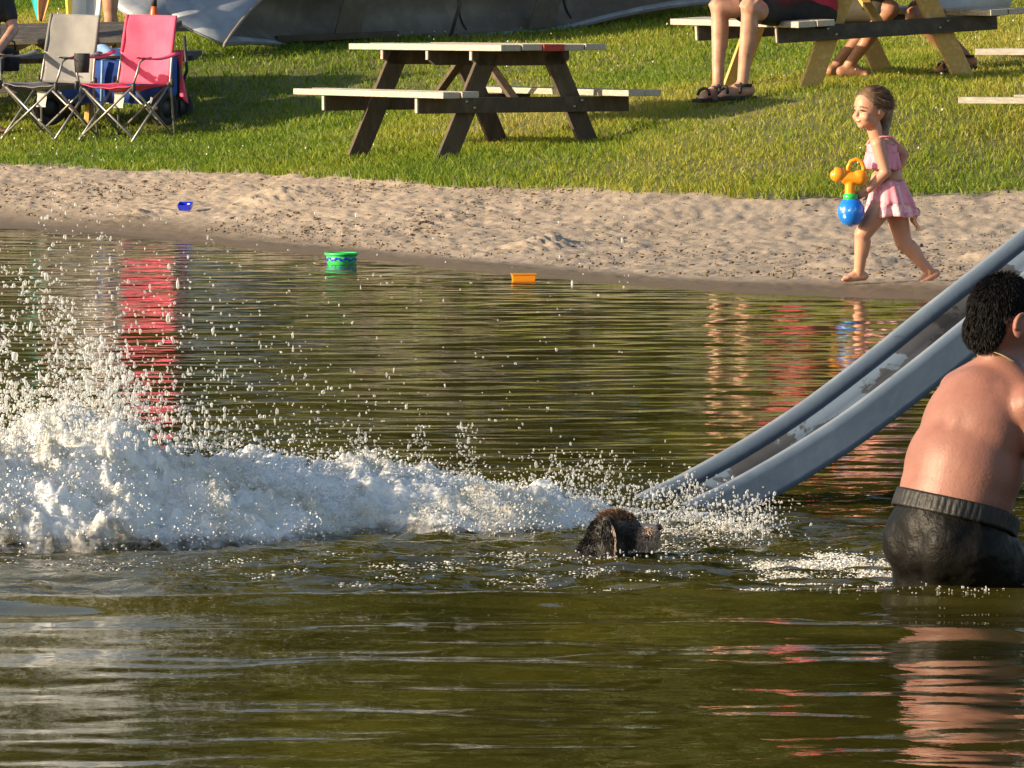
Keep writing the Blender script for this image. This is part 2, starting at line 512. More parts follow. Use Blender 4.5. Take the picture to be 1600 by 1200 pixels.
nt.links.new(noise(nt, vec, 45, 5, .7), bp.inputs['Height']); nt.links.new(bp.outputs[0], b.inputs['Normal'])
M['sand'] = m
sand = tag(link('sand_beach', sand_me, m), 'pale trampled sand strip between the pond and the lawn', 'beach', kind='structure')

# ---- pond bed
u = tails(-6, 6, 20, 130)
yb = np.concatenate([[-140, -60, -20, -6], np.linspace(-2, 28, 40)])
U_, W_ = np.meshgrid(u, np.linspace(0, 1, len(yb)), indexing='ij')
top = shore_y(U_) - 3.6
Y = -140 + (top + 140) * np.interp(W_, np.linspace(0, 1, len(yb)), (yb + 140) / 168)
Z = ground(U_, Y) - 0.03 + .02 * fbm(U_ * 2, Y * 2, seed=4)
Z = np.where(Y < -2, np.minimum(0.7 + 0.02 * (-Y), 3), Z)
vv, ff = sheet(U_, Y, Z)
M['mud'] = mat('pond mud', (.07, .06, .03), (.10, .10, .03), 2, .9, .3, 20)
tag(link('pond_bed', mesh_np('pond_bed', vv, ff, True), M['mud']), 'muddy bed of the pond under the water', 'pond bed', kind='structure')

# ---- lawn
u = tails(-7, 7, 160, 160)
v = np.concatenate([np.linspace(0, 20, 130), [23, 27, 33, 42, 60, 90, 150, 260, 400]])
U_, V_ = np.meshgrid(u, v, indexing='ij')
Y = edge_y(U_) + V_ + .10 * (fbm(U_ * 2.5, U_ * 0 + .5, seed=8)) * (V_ < .3)
Z = ground(U_, Y) + .008 + .008 * fbm(U_ * 2.2, Y * 2.2, seed=6)
Z = np.where(V_ <= 0.001, Z - .09, Z)
vv, ff = sheet(U_, Y, Z)
M['turf'] = mat('turf soil and thatch', (.09, .11, .022), (.14, .13, .04), 5, .95, .5, 40, c3=(.07, .09, .02), lo=.3, hi=.7)
lawn = tag(link('lawn', mesh_np('lawn', vv, ff, True), M['turf']), 'mown green lawn rising behind the sand', 'lawn', kind='structure')

def gl(x, y):
    return gz(x, y) + .022

# ---- grass blades
def patch(x, y):
    return fbm(x * .55, y * .32, seed=51, octv=4)
n = 420000
gx = RNG.uniform(-6.6, 6.6, n)
q = RNG.uniform(0, 1, n)
gy = edge_y(gx) - 0.10 + 19.6 * q ** 1.25
keep = np.abs(gx) < 0.083 * gy + 1.3
keep &= RNG.uniform(0, 1, n) < (0.75 + 0.5 * fbm(gx * 6, gy * 4, seed=52, octv=2))
t = gy - edge_y(gx)
keep &= (t > 0.16 * fbm(gx * 2.2, gx * 0 + 2, seed=53, octv=3) - .02) | (RNG.uniform(0, 1, n) < .06)
gx, gy, t = gx[keep], gy[keep], t[keep]
n = len(gx)
gzv = ground(gx, gy) + .004
hgt = (0.034 + 0.026 * RNG.uniform(0, 1, n) ** 2) * (0.9 + 0.45 * fbm(gx * 1.3, gy * .9, seed=54, octv=3))
hgt = hgt * np.where(t < .5, 1.25, 1)
wid = RNG.uniform(.0024, .0052, n) * (gy / 42)
an = RNG.uniform(0, 2 * np.pi, n)
la = RNG.uniform(0, 2 * np.pi, n)
lean = hgt * RNG.uniform(.15, 1.1, n)
dx, dy = np.cos(an) * wid, np.sin(an) * wid
lx, ly = np.cos(la) * lean, np.sin(la) * lean
v0 = np.stack([gx - dx, gy - dy, gzv], -1); v1 = np.stack([gx + dx, gy + dy, gzv], -1)
v2 = np.stack([gx + dx * .8 + lx * .4, gy + dy * .8 + ly * .4, gzv + hgt * .62], -1)
v3 = np.stack([gx + lx, gy + ly, gzv + hgt], -1)
v4 = np.stack([gx - dx * .8 + lx * .4, gy - dy * .8 + ly * .4, gzv + hgt * .62], -1)
V5 = np.stack([v0, v1, v2, v4, v3], 1).reshape(-1, 3)
b0 = np.arange(n)[:, None] * 5
tri = np.concatenate([b0 + np.array([[0, 1, 2]]), b0 + np.array([[0, 2, 3]]), b0 + np.array([[3, 2, 4]])])
cv = np.clip(.45 + .42 * patch(gx, gy) * 1.6 + RNG.normal(0, .17, n), 0, 1)
gm = mesh_np('grass', V5, tri, False, {'tone': np.repeat(cv, 5), 'tip': np.tile(np.array([0, 0, .6, .6, 1.]), n)})
m, nt, b = newmat('grass blade')
at = N(nt, 'ShaderNodeAttribute'); at.attribute_name = 'tone'
col = ramp(nt, at.outputs['Fac'], [(.0, (.085, .17, .012)), (.40, (.22, .29, .022)), (.70, (.36, .35, .042)), (1., (.48, .39, .11))])
nt.links.new(col, b.inputs['Base Color']); b.inputs['Roughness'].default_value = .5; b.inputs['Specular IOR Level'].default_value = .3
tr = N(nt, 'ShaderNodeBsdfTranslucent'); mxs = N(nt, 'ShaderNodeMixShader'); mxs.inputs[0].default_value = .48
nt.links.new(col, tr.inputs[0]); nt.links.new(b.outputs[0], mxs.inputs[1]); nt.links.new(tr.outputs[0], mxs.inputs[2])
nt.links.new(mxs.outputs[0], nt.nodes['Material Output'].inputs[0])
tag(link('grass', gm, m), 'short mown grass covering the lawn, green with dry yellow patches', 'grass', kind='stuff')

# ---- blobs: many small uneven lumps in one mesh
_bm = bmesh.new(); bmesh.ops.create_icosphere(_bm, subdivisions=1, radius=1.0)
ICO_V = np.array([tuple(x.co) for x in _bm.verts]); ICO_F = np.array([[x.index for x in f.verts] for f in _bm.faces]); _bm.free()
_bm = bmesh.new(); bmesh.ops.create_icosphere(_bm, subdivisions=2, radius=1.0)
ICO2_V = np.array([tuple(x.co) for x in _bm.verts]); ICO2_F = np.array([[x.index for x in f.verts] for f in _bm.faces]); _bm.free()

def blobs(c, r, stretch=None, jit=.25, hi=False, attrs=None):
    """c (n,3) centres, r (n,) radii, stretch (n,3) per-axis factors"""
    BV, BF = (ICO2_V, ICO2_F) if hi else (ICO_V, ICO_F)
    n, k = len(c), len(BV)
    vv = np.repeat(BV[None], n, 0)
    if jit: vv = vv * (1 + RNG.normal(0, jit, (n, k, 1)))
    if stretch is not None: vv = vv * stretch[:, None, :]
    a = RNG.uniform(0, 2 * np.pi, n)
    ca, sa = np.cos(a)[:, None], np.sin(a)[:, None]
    vx = vv[..., 0] * ca - vv[..., 1] * sa; vy = vv[..., 0] * sa + vv[..., 1] * ca
    vv = np.stack([vx, vy, vv[..., 2]], -1) * r[:, None, None] + c[:, None, :]
    ff = (BF[None] + (np.arange(n) * k)[:, None, None]).reshape(-1, 3)
    return vv.reshape(-1, 3), ff, k

# clover heads and dry leaves in the lawn
n = 420
cx = RNG.uniform(-5.5, 5.5, n); cy = edge_y(cx) + .5 + 14 * RNG.uniform(0, 1, n)
kp = fbm(cx * .5, cy * .3, seed=61, octv=2) > -.05
cx, cy = cx[kp], cy[kp]
cc = np.stack([cx, cy, ground(cx, cy) + .055 + RNG.uniform(0, .03, len(cx))], -1)
vv, ff, _ = blobs(cc, RNG.uniform(.004, .009, len(cx)))
M['clover'] = mat('white clover heads', (.62, .60, .52), (.50, .48, .38), 30, .8)
tag(link('clover_flowers', mesh_np('clover', vv, ff), M['clover']), 'tiny white clover heads scattered through the grass', 'flowers', kind='stuff')
# crumbs, twigs and dug clods on the sand
n = 17000
cx = RNG.uniform(-5, 5, n); f_ = RNG.uniform(0.16, 1.0, n)
cy = shore_y(cx) + f_ * (edge_y(cx) - shore_y(cx))
kp = fbm(cx * 1.3, cy * 1.1, seed=63, octv=3) + .10 > RNG.uniform(-.4, .8, n)
cx, cy = cx[kp], cy[kp]
cc = np.stack([cx, cy, ground(cx, cy) + .012], -1)
nn = len(cx)
vv, ff, k = blobs(cc, RNG.uniform(.003, .010, nn) * RNG.uniform(.35, 1, nn), np.stack([RNG.uniform(.8, 3.2, nn), RNG.uniform(.6, 1.2, nn), RNG.uniform(.4, 1.0, nn)], -1), .3)
m = mat('sand clods and bits of bark', (.20, .15, .10), (.06, .042, .028), 3, .95, lo=.40, hi=.65)
tag(link('sand_clods', mesh_np('clods', vv, ff), m), 'loose clods and bits of bark strewn on the sand', 'clods', kind='stuff')

# ---- paved path at the back of the lawn
pb = MB()
def path_pt(a, c):
    x = 4.2 + 40 * a; y = 50.6 - 2.2 * a + 3.2 * c
    return Vector((x, y, gl(x, y) + .03))
pb.grid(path_pt, 40, 8)
M['path'] = mat('grey tarmac', (.22, .20, .18), (.17, .155, .14), 30, .9, .4, 90)
tag(pb.build('path', M['path'], smooth=True), 'grey paved path at the top of the lawn', 'path', kind='structure')

# ================================================================== water
ux = np.concatenate([-5.2 - np.array([110, 60, 30, 15, 8, 4, 2, 1, .4])*1.0, np.linspace(-5.2, 5.2, 250), 5.2 + np.array([.4, 1, 2, 4, 8, 15, 30, 60, 110])])
wy = np.concatenate([[-30, -10, 0, 4, 7, 9, 10.5], np.linspace(11.2, 19.5, 560), 19.5 + np.cumsum(np.linspace(.016, .045, 780))])
U_, Y = np.meshgrid(ux, wy, indexing='ij')
rs = np.random.default_rng(3)
Z = np.zeros_like(U_)
for i in range(64):
    lam = 0.10 * (10 ** rs.uniform(0, .80))
    th = rs.normal(0, .42)
    if rs.uniform() < .2: th += rs.choice([-1, 1]) * .8
    kx, ky = 2 * np.pi / lam * math.sin(th), 2 * np.pi / lam * math.cos(th)
    amp = 0.0031 * lam ** 1.0 / 2.3
    ph = rs.uniform(0, 6.28)
    wob = 1.6 * vnoise(U_ * .35 + i * 7.1, Y * .35, seed=70 + i)
    env = .55 + .75 * vnoise(U_ * .30, Y * .22 + i * 3.3, seed=170 + i)
    Z += amp * env * np.sin(kx * U_ + ky * Y + ph + wob)
# broken wake round the splash, the dog and the boy
xm = U_
def gs(x0, y0, sx, sy_):
    return np.exp(-(((U_ - x0) / sx) ** 2 + ((Y - y0) / sy_) ** 2))
chop = np.clip(sstep(14.9, 15.35, Y) * (1 - sstep(18.3, 19.6, Y)), 0, 1) * (1 - .5 * sstep(.3, 1.0, U_) * sstep(17, 17.6, Y))
CH = fbm(U_ * 5 + 1.2 * fbm(U_ * 3, Y * 3, seed=95, octv=2), Y * 9, seed=91, octv=4, gain=.72)
ZC = .017 * CH * chop + .014 * (1 - np.abs(fbm(U_ * 5, Y * 6.5, seed=97, octv=3))) ** 3 * chop
bow = G(1300, 940)
front = 15.02 + .08 * np.sin(U_ * 2.1 + .5) + .05 * fbm(U_ * 2, U_ * 0, seed=98)
ZC += .022 * np.exp(-((Y - front) / .16) ** 2) + .012 * np.exp(-((Y - front + .75) / .2) ** 2) + .008 * np.exp(-((Y - front + 1.5) / .25) ** 2)
Z = (Z * np.where(chop > .3, 1.1, 1.0)) + ZC
edgefade = sstep(-.05, .6, shore_y(U_) - Y)
Z = Z * (0.25 + .75 * edgefade)
dep = np.clip(-ground(U_, Y), 0, 1)
vv, ff = sheet(U_, Y, Z)
kf = (Y[:-1, :-1] < shore_y(U_[:-1, :-1]) + .5).reshape(-1)
wm = mesh_np('water', vv, ff[kf], True, {'depth': dep.ravel(), 'chop': chop.ravel()})
m, nt, b = newmat('murky pond water')
vec = coords(nt)
murk = ramp(nt, noise(nt, coords(nt, (1, .35, 1)), 1.6, 5, .6, .4), [(.30, (.024, .021, .003)), (.52, (.048, .041, .006)), (.74, (.095, .080, .009))])
nt.links.new(murk, b.inputs['Base Color'])
b.inputs['Roughness'].default_value = .025
b.inputs['IOR'].default_value = 1.33
bp = N(nt, 'ShaderNodeBump'); bp.inputs['Strength'].default_value = .035; bp.inputs['Distance'].default_value = .02
nt.links.new(noise(nt, vec, 20, 3, .5, .3), bp.inputs['Height'])
ca = N(nt, 'ShaderNodeAttribute'); ca.attribute_name = 'chop'
bs = N(nt, 'ShaderNodeMapRange'); nt.links.new(ca.outputs['Fac'], bs.inputs[0]); bs.inputs[3].default_value = .035; bs.inputs[4].default_value = .30
nt.links.new(bs.outputs[0], bp.inputs['Strength']); nt.links.new(bp.outputs[0], b.inputs['Normal'])
at = N(nt, 'ShaderNodeAttribute'); at.attribute_name = 'depth'
cl = ramp(nt, at.outputs['Fac'], [(0, .0), (.03, .35), (.10, .85), (.2, 1.0)])
gls = N(nt, 'ShaderNodeBsdfGlossy'); gls.inputs['Roughness'].default_value = .035; nt.links.new(bp.outputs[0], gls.inputs['Normal'])
fr = N(nt, 'ShaderNodeFresnel'); fr.inputs['IOR'].default_value = 1.33; nt.links.new(bp.outputs[0], fr.inputs['Normal'])
tp = N(nt, 'ShaderNodeBsdfTransparent'); tp.inputs[0].default_value = (.75, .66, .45, 1)
mxa = N(nt, 'ShaderNodeMixShader'); nt.links.new(fr.outputs[0], mxa.inputs[0]); nt.links.new(tp.outputs[0], mxa.inputs[1]); nt.links.new(gls.outputs[0], mxa.inputs[2])
mxb = N(nt, 'ShaderNodeMixShader'); nt.links.new(cl, mxb.inputs[0]); nt.links.new(mxa.outputs[0], mxb.inputs[1]); nt.links.new(b.outputs[0], mxb.inputs[2])
nt.links.new(mxb.outputs[0], nt.nodes['Material Output'].inputs[0])
M['water'] = m
tag(link('pond_water', wm, m), 'murky olive pond water with small ripples', 'water', kind='structure')

# ================================================================== trees beyond the lawn (seen mirrored in the pond)
M['bark'] = mat('bark', (.08, .06, .04), (.05, .038, .026), 6, .9, .6, 30, stretch=(1, 1, .3))
def leafmat(name, a, b_):
    return mat(name, a, b_, .5, .6, transl=.3, lo=.35, hi=.65)
M['leaf_a'] = leafmat('dark green leaves', (.035, .065, .012), (.07, .10, .02))
M['leaf_b'] = leafmat('olive leaves', (.06, .08, .015), (.10, .11, .025))
def tree(x, y, h, cr, lm, label):
    z0 = gl(x, y) - .1
    root = thing('tree', label, 'tree', (x, y, z0), group='trees beyond the lawn')
    rr = random.Random(int(x * 100 + y))
    tb = MB()
    pts = [Vector((.25 * math.sin(i * 1.3 + x), .25 * math.cos(i * 1.1), h * .8 * i / 6)) for i in range(7)]
    tb.tube(pts, [h * .022 * (1 - i / 8) + .03 for i in range(7)], 10)
    for i in range(7):
        p = pts[2 + i % 4]; a = i * 2.4 + x
        e = p + Vector((math.cos(a) * cr * .6, math.sin(a) * cr * .6, h * .16))
        tb.tube([p, (p + e) / 2 + Vector((0, 0, h * .03)), e], [h * .009, h * .006, .03], 6)
    tb.build('trunk', M['bark'], root, smooth=True)
    g = np.random.default_rng(int(abs(x) * 77 + y))
    nc, nl = 150, 80
    u = g.normal(0, 1, (nc, 3)); u /= np.linalg.norm(u, axis=1)[:, None]
    rad = g.uniform(.35, 1, nc) ** .6
    cc = u * rad[:, None] * np.array([cr, cr, h * .42]) + np.array([0, 0, h * .56])
    pts = (cc[:, None] + g.normal(0, 1, (nc, nl, 3)) * np.array([.55, .55, .45]) * cr * .22).reshape(-1, 3)
    n = len(pts)
    s = g.uniform(.22, .42, n)
    a = g.normal(0, 1, (n, 3)); a /= np.linalg.norm(a, axis=1)[:, None]
    c = np.cross(a, g.normal(0, 1, (n, 3))); c /= np.linalg.norm(c, axis=1)[:, None]
    q = np.stack([pts - a * s[:, None], pts + c * s[:, None] * .6, pts + a * s[:, None], pts - c * s[:, None] * .6], 1).reshape(-1, 3)
    link('crown', mesh_np('crown', q, np.arange(4 * n).reshape(-1, 4)), lm, root)
tl = ['tall dark green leafy tree standing beyond the lawn', 'broad olive green leafy tree standing beyond the lawn']
for (x, y, h, cr, k) in ((-14.5, 92, 9, 4.2, 1), (-7.0, 84, 11, 4.4, 0), (-2.2, 76, 21, 4.8, 1), (2.0, 72, 25, 5.2, 0), (6.5, 74, 26, 5.4, 1), (11.5, 76, 25, 5.8, 0), (-.2, 88, 29, 6.0, 0), (17, 74, 24, 6, 1), (5, 90, 32, 6.5, 0), (23, 84, 25, 6.5, 0), (11, 94, 32, 6.5, 1), (-22, 100, 10, 5, 0)):
    tree(x, y, h, cr, M['leaf_b'] if k else M['leaf_a'], tl[k])

def shrub(x, y, h, cr, lm, label):
    root = thing('shrub', label, 'shrub', (x, y, gl(x, y) - .1), group='shrubs under the trees')
    tb = MB()
    for i in range(5):
        a = i * 1.26
        tb.tube([(0, 0, 0), (math.cos(a) * cr * .25, math.sin(a) * cr * .25, h * .4), (math.cos(a) * cr * .5, math.sin(a) * cr * .5, h * .75)], [.07, .05, .02], 6)
    tb.build('stem', M['bark'], root, smooth=True)
    g = np.random.default_rng(int(abs(x) * 31 + y * 7))
    nc, nl = 60, 70
    u = g.normal(0, 1, (nc, 3)); u /= np.linalg.norm(u, axis=1)[:, None]
    cc = u * (g.uniform(.2, 1, nc) ** .5)[:, None] * np.array([cr, cr * .8, h * .48]) + np.array([0, 0, h * .5])
    pts = (cc[:, None] + g.normal(0, 1, (nc, nl, 3)) * np.array([.5, .5, .45]) * cr * .2).reshape(-1, 3)
    pts[:, 2] = np.abs(pts[:, 2]) + .05
    n = len(pts); sz = g.uniform(.14, .28, n)
    a = g.normal(0, 1, (n, 3)); a /= np.linalg.norm(a, axis=1)[:, None]
    c = np.cross(a, g.normal(0, 1, (n, 3))); c /= np.linalg.norm(c, axis=1)[:, None]
    q = np.stack([pts - a * sz[:, None], pts + c * sz[:, None] * .6, pts + a * sz[:, None], pts - c * sz[:, None] * .6], 1).reshape(-1, 3)
    link('foliage', mesh_np('foliage', q, np.arange(4 * n).reshape(-1, 4)), lm, root)
for i, (x, y, h, cr) in enumerate(((-19, 78, 4.5, 4), (-12.5, 77, 4.2, 4), (-7, 76, 5, 3.6), (-3, 69, 6.5, 3.2), (.8, 66, 7, 3.2), (4.6, 68, 7, 3.4), (8.6, 67, 7.5, 3.4), (13, 69, 7, 3.6), (18, 70, 7, 4))):
    shrub(x, y, h, cr, M['leaf_a'] if i % 2 else M['leaf_b'], 'bushy green shrub growing under the trees beyond the lawn')

# ================================================================== picnic tables
def settle(root, feet, yaw, x, y, sink=.02, tilt=1.0):
    """stand a thing on the sloping lawn: fit a plane through the ground under its feet"""
    c, s = math.cos(yaw), math.sin(yaw)
    A = np.array([[fx, fy, 1] for fx, fy in feet])
    zz = np.array([gl(x + c * fx - s * fy, y + s * fx + c * fy) for fx, fy in feet])
    a, b_, c0 = np.linalg.lstsq(A, zz, rcond=None)[0]
    a, b_ = a * tilt, b_ * tilt
    nz = Vector((-a, -b_, 1)).normalized()
    X = Vector((1, 0, a)).normalized(); Yv = nz.cross(X)
    m3 = Matrix((X, Yv, nz)).transposed()
    mm = Matrix.Rotation(yaw, 3, 'Z') @ m3
    root.location = (x, y, c0 - sink)
    root.rotation_euler = mm.to_euler()

TL, TW = 2.4, 0.74
def make_table(name, label, mt, mb_, ml, red=False, group=None):
    """local x: along the planks; the end that faces the camera is +x"""
    t = thing(name, label, 'picnic table', group=group)
    rr = random.Random(len(label))
    pw = TW / 5
    for i in range(5):
        yy = -TW / 2 + pw * (i + .5)
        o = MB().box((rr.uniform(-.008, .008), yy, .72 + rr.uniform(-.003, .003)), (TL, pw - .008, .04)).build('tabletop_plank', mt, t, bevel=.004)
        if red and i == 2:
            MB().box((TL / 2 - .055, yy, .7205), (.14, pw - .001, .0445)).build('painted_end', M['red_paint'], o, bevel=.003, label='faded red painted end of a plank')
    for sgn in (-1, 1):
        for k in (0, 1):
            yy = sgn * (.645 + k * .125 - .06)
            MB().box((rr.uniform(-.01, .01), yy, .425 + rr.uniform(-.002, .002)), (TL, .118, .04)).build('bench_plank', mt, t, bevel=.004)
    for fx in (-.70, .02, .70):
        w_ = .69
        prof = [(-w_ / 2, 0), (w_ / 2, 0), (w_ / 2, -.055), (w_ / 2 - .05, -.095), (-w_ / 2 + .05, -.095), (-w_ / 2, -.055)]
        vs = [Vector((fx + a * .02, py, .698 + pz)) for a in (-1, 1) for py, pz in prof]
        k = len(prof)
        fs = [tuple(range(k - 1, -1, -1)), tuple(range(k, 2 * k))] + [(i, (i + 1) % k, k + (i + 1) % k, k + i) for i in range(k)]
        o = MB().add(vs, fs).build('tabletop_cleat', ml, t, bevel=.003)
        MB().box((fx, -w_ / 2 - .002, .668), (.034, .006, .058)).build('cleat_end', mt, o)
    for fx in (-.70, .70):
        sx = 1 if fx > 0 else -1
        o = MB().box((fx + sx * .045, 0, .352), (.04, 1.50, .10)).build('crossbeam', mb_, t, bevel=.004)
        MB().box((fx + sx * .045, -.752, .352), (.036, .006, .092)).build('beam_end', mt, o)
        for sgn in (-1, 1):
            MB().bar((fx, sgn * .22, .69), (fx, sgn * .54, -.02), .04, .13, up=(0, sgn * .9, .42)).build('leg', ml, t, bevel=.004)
            for q in (-.02, .035):
                bl = MB().cap((fx + sx * .06, sgn * (.375 + q), .352 + q * .7), (fx + sx * .072, sgn * (.375 + q), .352 + q * .7), .011, .011, 8, 2)
                bl.build('bolt', M['steel'], t, smooth=True)
        MB().bar((fx - sx * .06, 0, .37), (sx * .14, 0, .665), .06, .03).build('brace', ml, t, bevel=.003)
    return t
TFEET = [(-.7, -.5), (-.7, .5), (.7, -.5), (.7, .5)]
YAW = math.atan2(-.905, .425)

def place_table(t, nf, yaw, sc=1.0, tilt=1.0, sink=.02):
    """nf: world point under the middle of the near end frame"""
    d = Vector((math.cos(yaw), math.sin(yaw)))
    c = Vector((nf.x, nf.y)) - d * .70 * sc
    settle(t, [(a * sc, b_ * sc) for a, b_ in TFEET], yaw, c.x, c.y, sink, tilt)
    t.scale = (sc, sc, sc)

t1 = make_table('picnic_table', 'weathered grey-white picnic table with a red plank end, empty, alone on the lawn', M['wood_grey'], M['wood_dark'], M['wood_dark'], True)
place_table(t1, P(813, 233, 41.2), YAW, 1.0, .05, .06)
t2 = make_table('picnic_table', 'picnic table with new yellow pine legs where people sit', M['wood_grey'], M['wood_char'], M['wood_new'])
place_table(t2, P(1386, 125, 42.4), math.atan2(-.95, .31), 1.04, .75)
t3 = make_table('picnic_table', 'dark brown picnic table behind the folding chairs and the wagon', M['wood_char'], M['wood_char'], M['wood_new'])
YAW3 = R(-16)
c3 = P(120, 185, 48.2)
settle(t3, TFEET, YAW3, c3.x - .40, c3.y)
t3.location.z = P(150, 47, 48.2).z - .74
t4 = make_table('picnic_table', 'pale grey picnic table whose bench end stands beside the girl', M['wood_grey'], M['wood_dark'], M['wood_dark'])
YAW4 = R(-20)
be = P(1495, 152, 39.3)
c4 = Vector((be.x, be.y, 0)) - Matrix.Rotation(YAW4, 3, 'Z') @ Vector((-1.2, -.77, 0))
settle(t4, TFEET, YAW4, c4.x, c4.y, .02, .0)
t4.location.z = be.z - .445

UPV = Vector((0, 0, 1))
# ================================================================== overturned canoes
def make_canoe(label):
    """local x along the hull (bow at -x), local z towards the keel, opening towards -z"""
    t = thing('canoe', label, 'canoe', group='canoes lying on the grass')
    Lh = 2.45
    def sec(tt):
        e = abs(tt)
        wv = .46 * (1 - max(0, (e - .42) / .58) ** 1.5) + .006
        dp = .36 * (1 - .10 * e ** 4)
        sheer = .46 * max(0, (e - .5) / .5) ** 2.2
        xo = tt * Lh
        return xo, wv, dp, sheer
    def pt(a, c, off=0):
        tt = -1 + 2 * a
        xo, wv, dp, sheer = sec(tt)
        ph = (c - .5) * math.pi
        sx = math.copysign(abs(math.sin(ph)) ** .75, ph)
        zz = abs(math.cos(ph)) ** .55
        e = abs(tt)
        stem = .22 * (math.sin(min(1, max(0, (e - .86) / .14)) * math.pi / 2)) * (1 - zz * .9) * math.copysign(1, tt)
        return Vector((xo + (.40 * max(0, (e - .72) / .28) ** 1.6 * zz ** .7 * (1 - .85 * zz ** 3)) * math.copysign(1, tt), (wv + off) * sx, dp * zz - sheer * (1 - zz) + off * zz))
    MB().grid(lambda a, c: pt(a, c), 61, 23).build('hull', M['alu'], t, smooth=True, solid=.006)
    MB().grid(lambda a, c: pt(.01 + .98 * a, .012 + .976 * c, -.012), 61, 23).build('inner_skin', M['alu_in'], t, smooth=True)
    for c in (0., 1.):
        MB().tube([pt(i / 50, c) for i in range(51)], .013, 8).build('gunwale', M['alu_in'], t, smooth=True)
    for s in (0., 1.):
        MB().tube([pt(s + (.004 if s == 0 else -.004), .5 + .5 * q / 12) + Vector((-.006 if s == 0 else .006, 0, 0)) for q in range(0, 13)], .012, 8).build('stem_band', M['alu_rim'], t, smooth=True)
    MB().tube([pt(i / 40, .5) + Vector((0, 0, .008)) for i in range(2, 39)], .012, 6).build('keel_strip', M['alu_rim'], t, smooth=True)
    for a in (.345, .545, .75):
        MB().tube([pt(a, .04 + .92 * q / 16, -.016) for q in range(17)], .009, 6).build('rib', M['black_pl'], t, smooth=True)
    for a in (.30, .68):
        xo, wv, dp, sh = sec(-1 + 2 * a)
        MB().box((xo, 0, .03), (.24, wv * 1.86, .02)).build('seat', M['alu_in'], t, bevel=.004)
    xo, wv, dp, sh = sec(0)
    MB().tube([(0, -wv, 0), (0, wv, 0)], .015, 8).build('thwart', M['alu_rim'], t, smooth=True)
    return t
cn = make_canoe('blue-grey aluminium canoe tipped on its side with the open hull showing')
def set_canoe(t, bow, stern, al):
    ax = (stern - bow).normalized()
    back = Vector((-ax.y, ax.x, 0)).normalized()
    up = ax.cross(back) * -1
    if up.z < 0: up = -up
    g = -back * math.cos(al) + up * math.sin(al)        # from the low gunwale to the raised one
    zk = (back * math.sin(al) + up * math.cos(al))      # towards the keel
    yv = zk.cross(ax)
    t.rotation_euler = Matrix((ax, yv, zk)).transposed().to_euler()
    return ax, yv, zk, g
bow, stern = P(340, 84, 50.0), P(1130, 16, 52.6)
ax, yv, zk, g = set_canoe(cn, bow, stern, R(58))
cn.location = bow + ax * 2.22 + g * .40 + zk * .10 - UPV * .06
cn2 = copy_tree(cn)
cn2.location = cn.location + Vector((-.52, .9, .10))
tag(cn2, 'grey aluminium canoe lying behind another canoe, mostly hidden', 'canoe', 'canoes lying on the grass')
M['old_board'] = mat('weathered skid board', (.10, .075, .05), (.06, .045, .03), 10, .8, .3, 40)
for (a, b_, d_) in ((430, 620, 50.4),):
    p, q = P(a, 76, d_), P(b_, 60, d_ + .5)
    p.z = gl(p.x, p.y) + .045; q.z = gl(q.x, q.y) + .045
    o = MB((p + q) / 2).bar(p, q, .09, .05).build('skid_board', M['old_board'], bevel=.004)
    o.location = (p + q) / 2
    tag(o, 'weathered wooden board on the grass under the canoe', 'board')

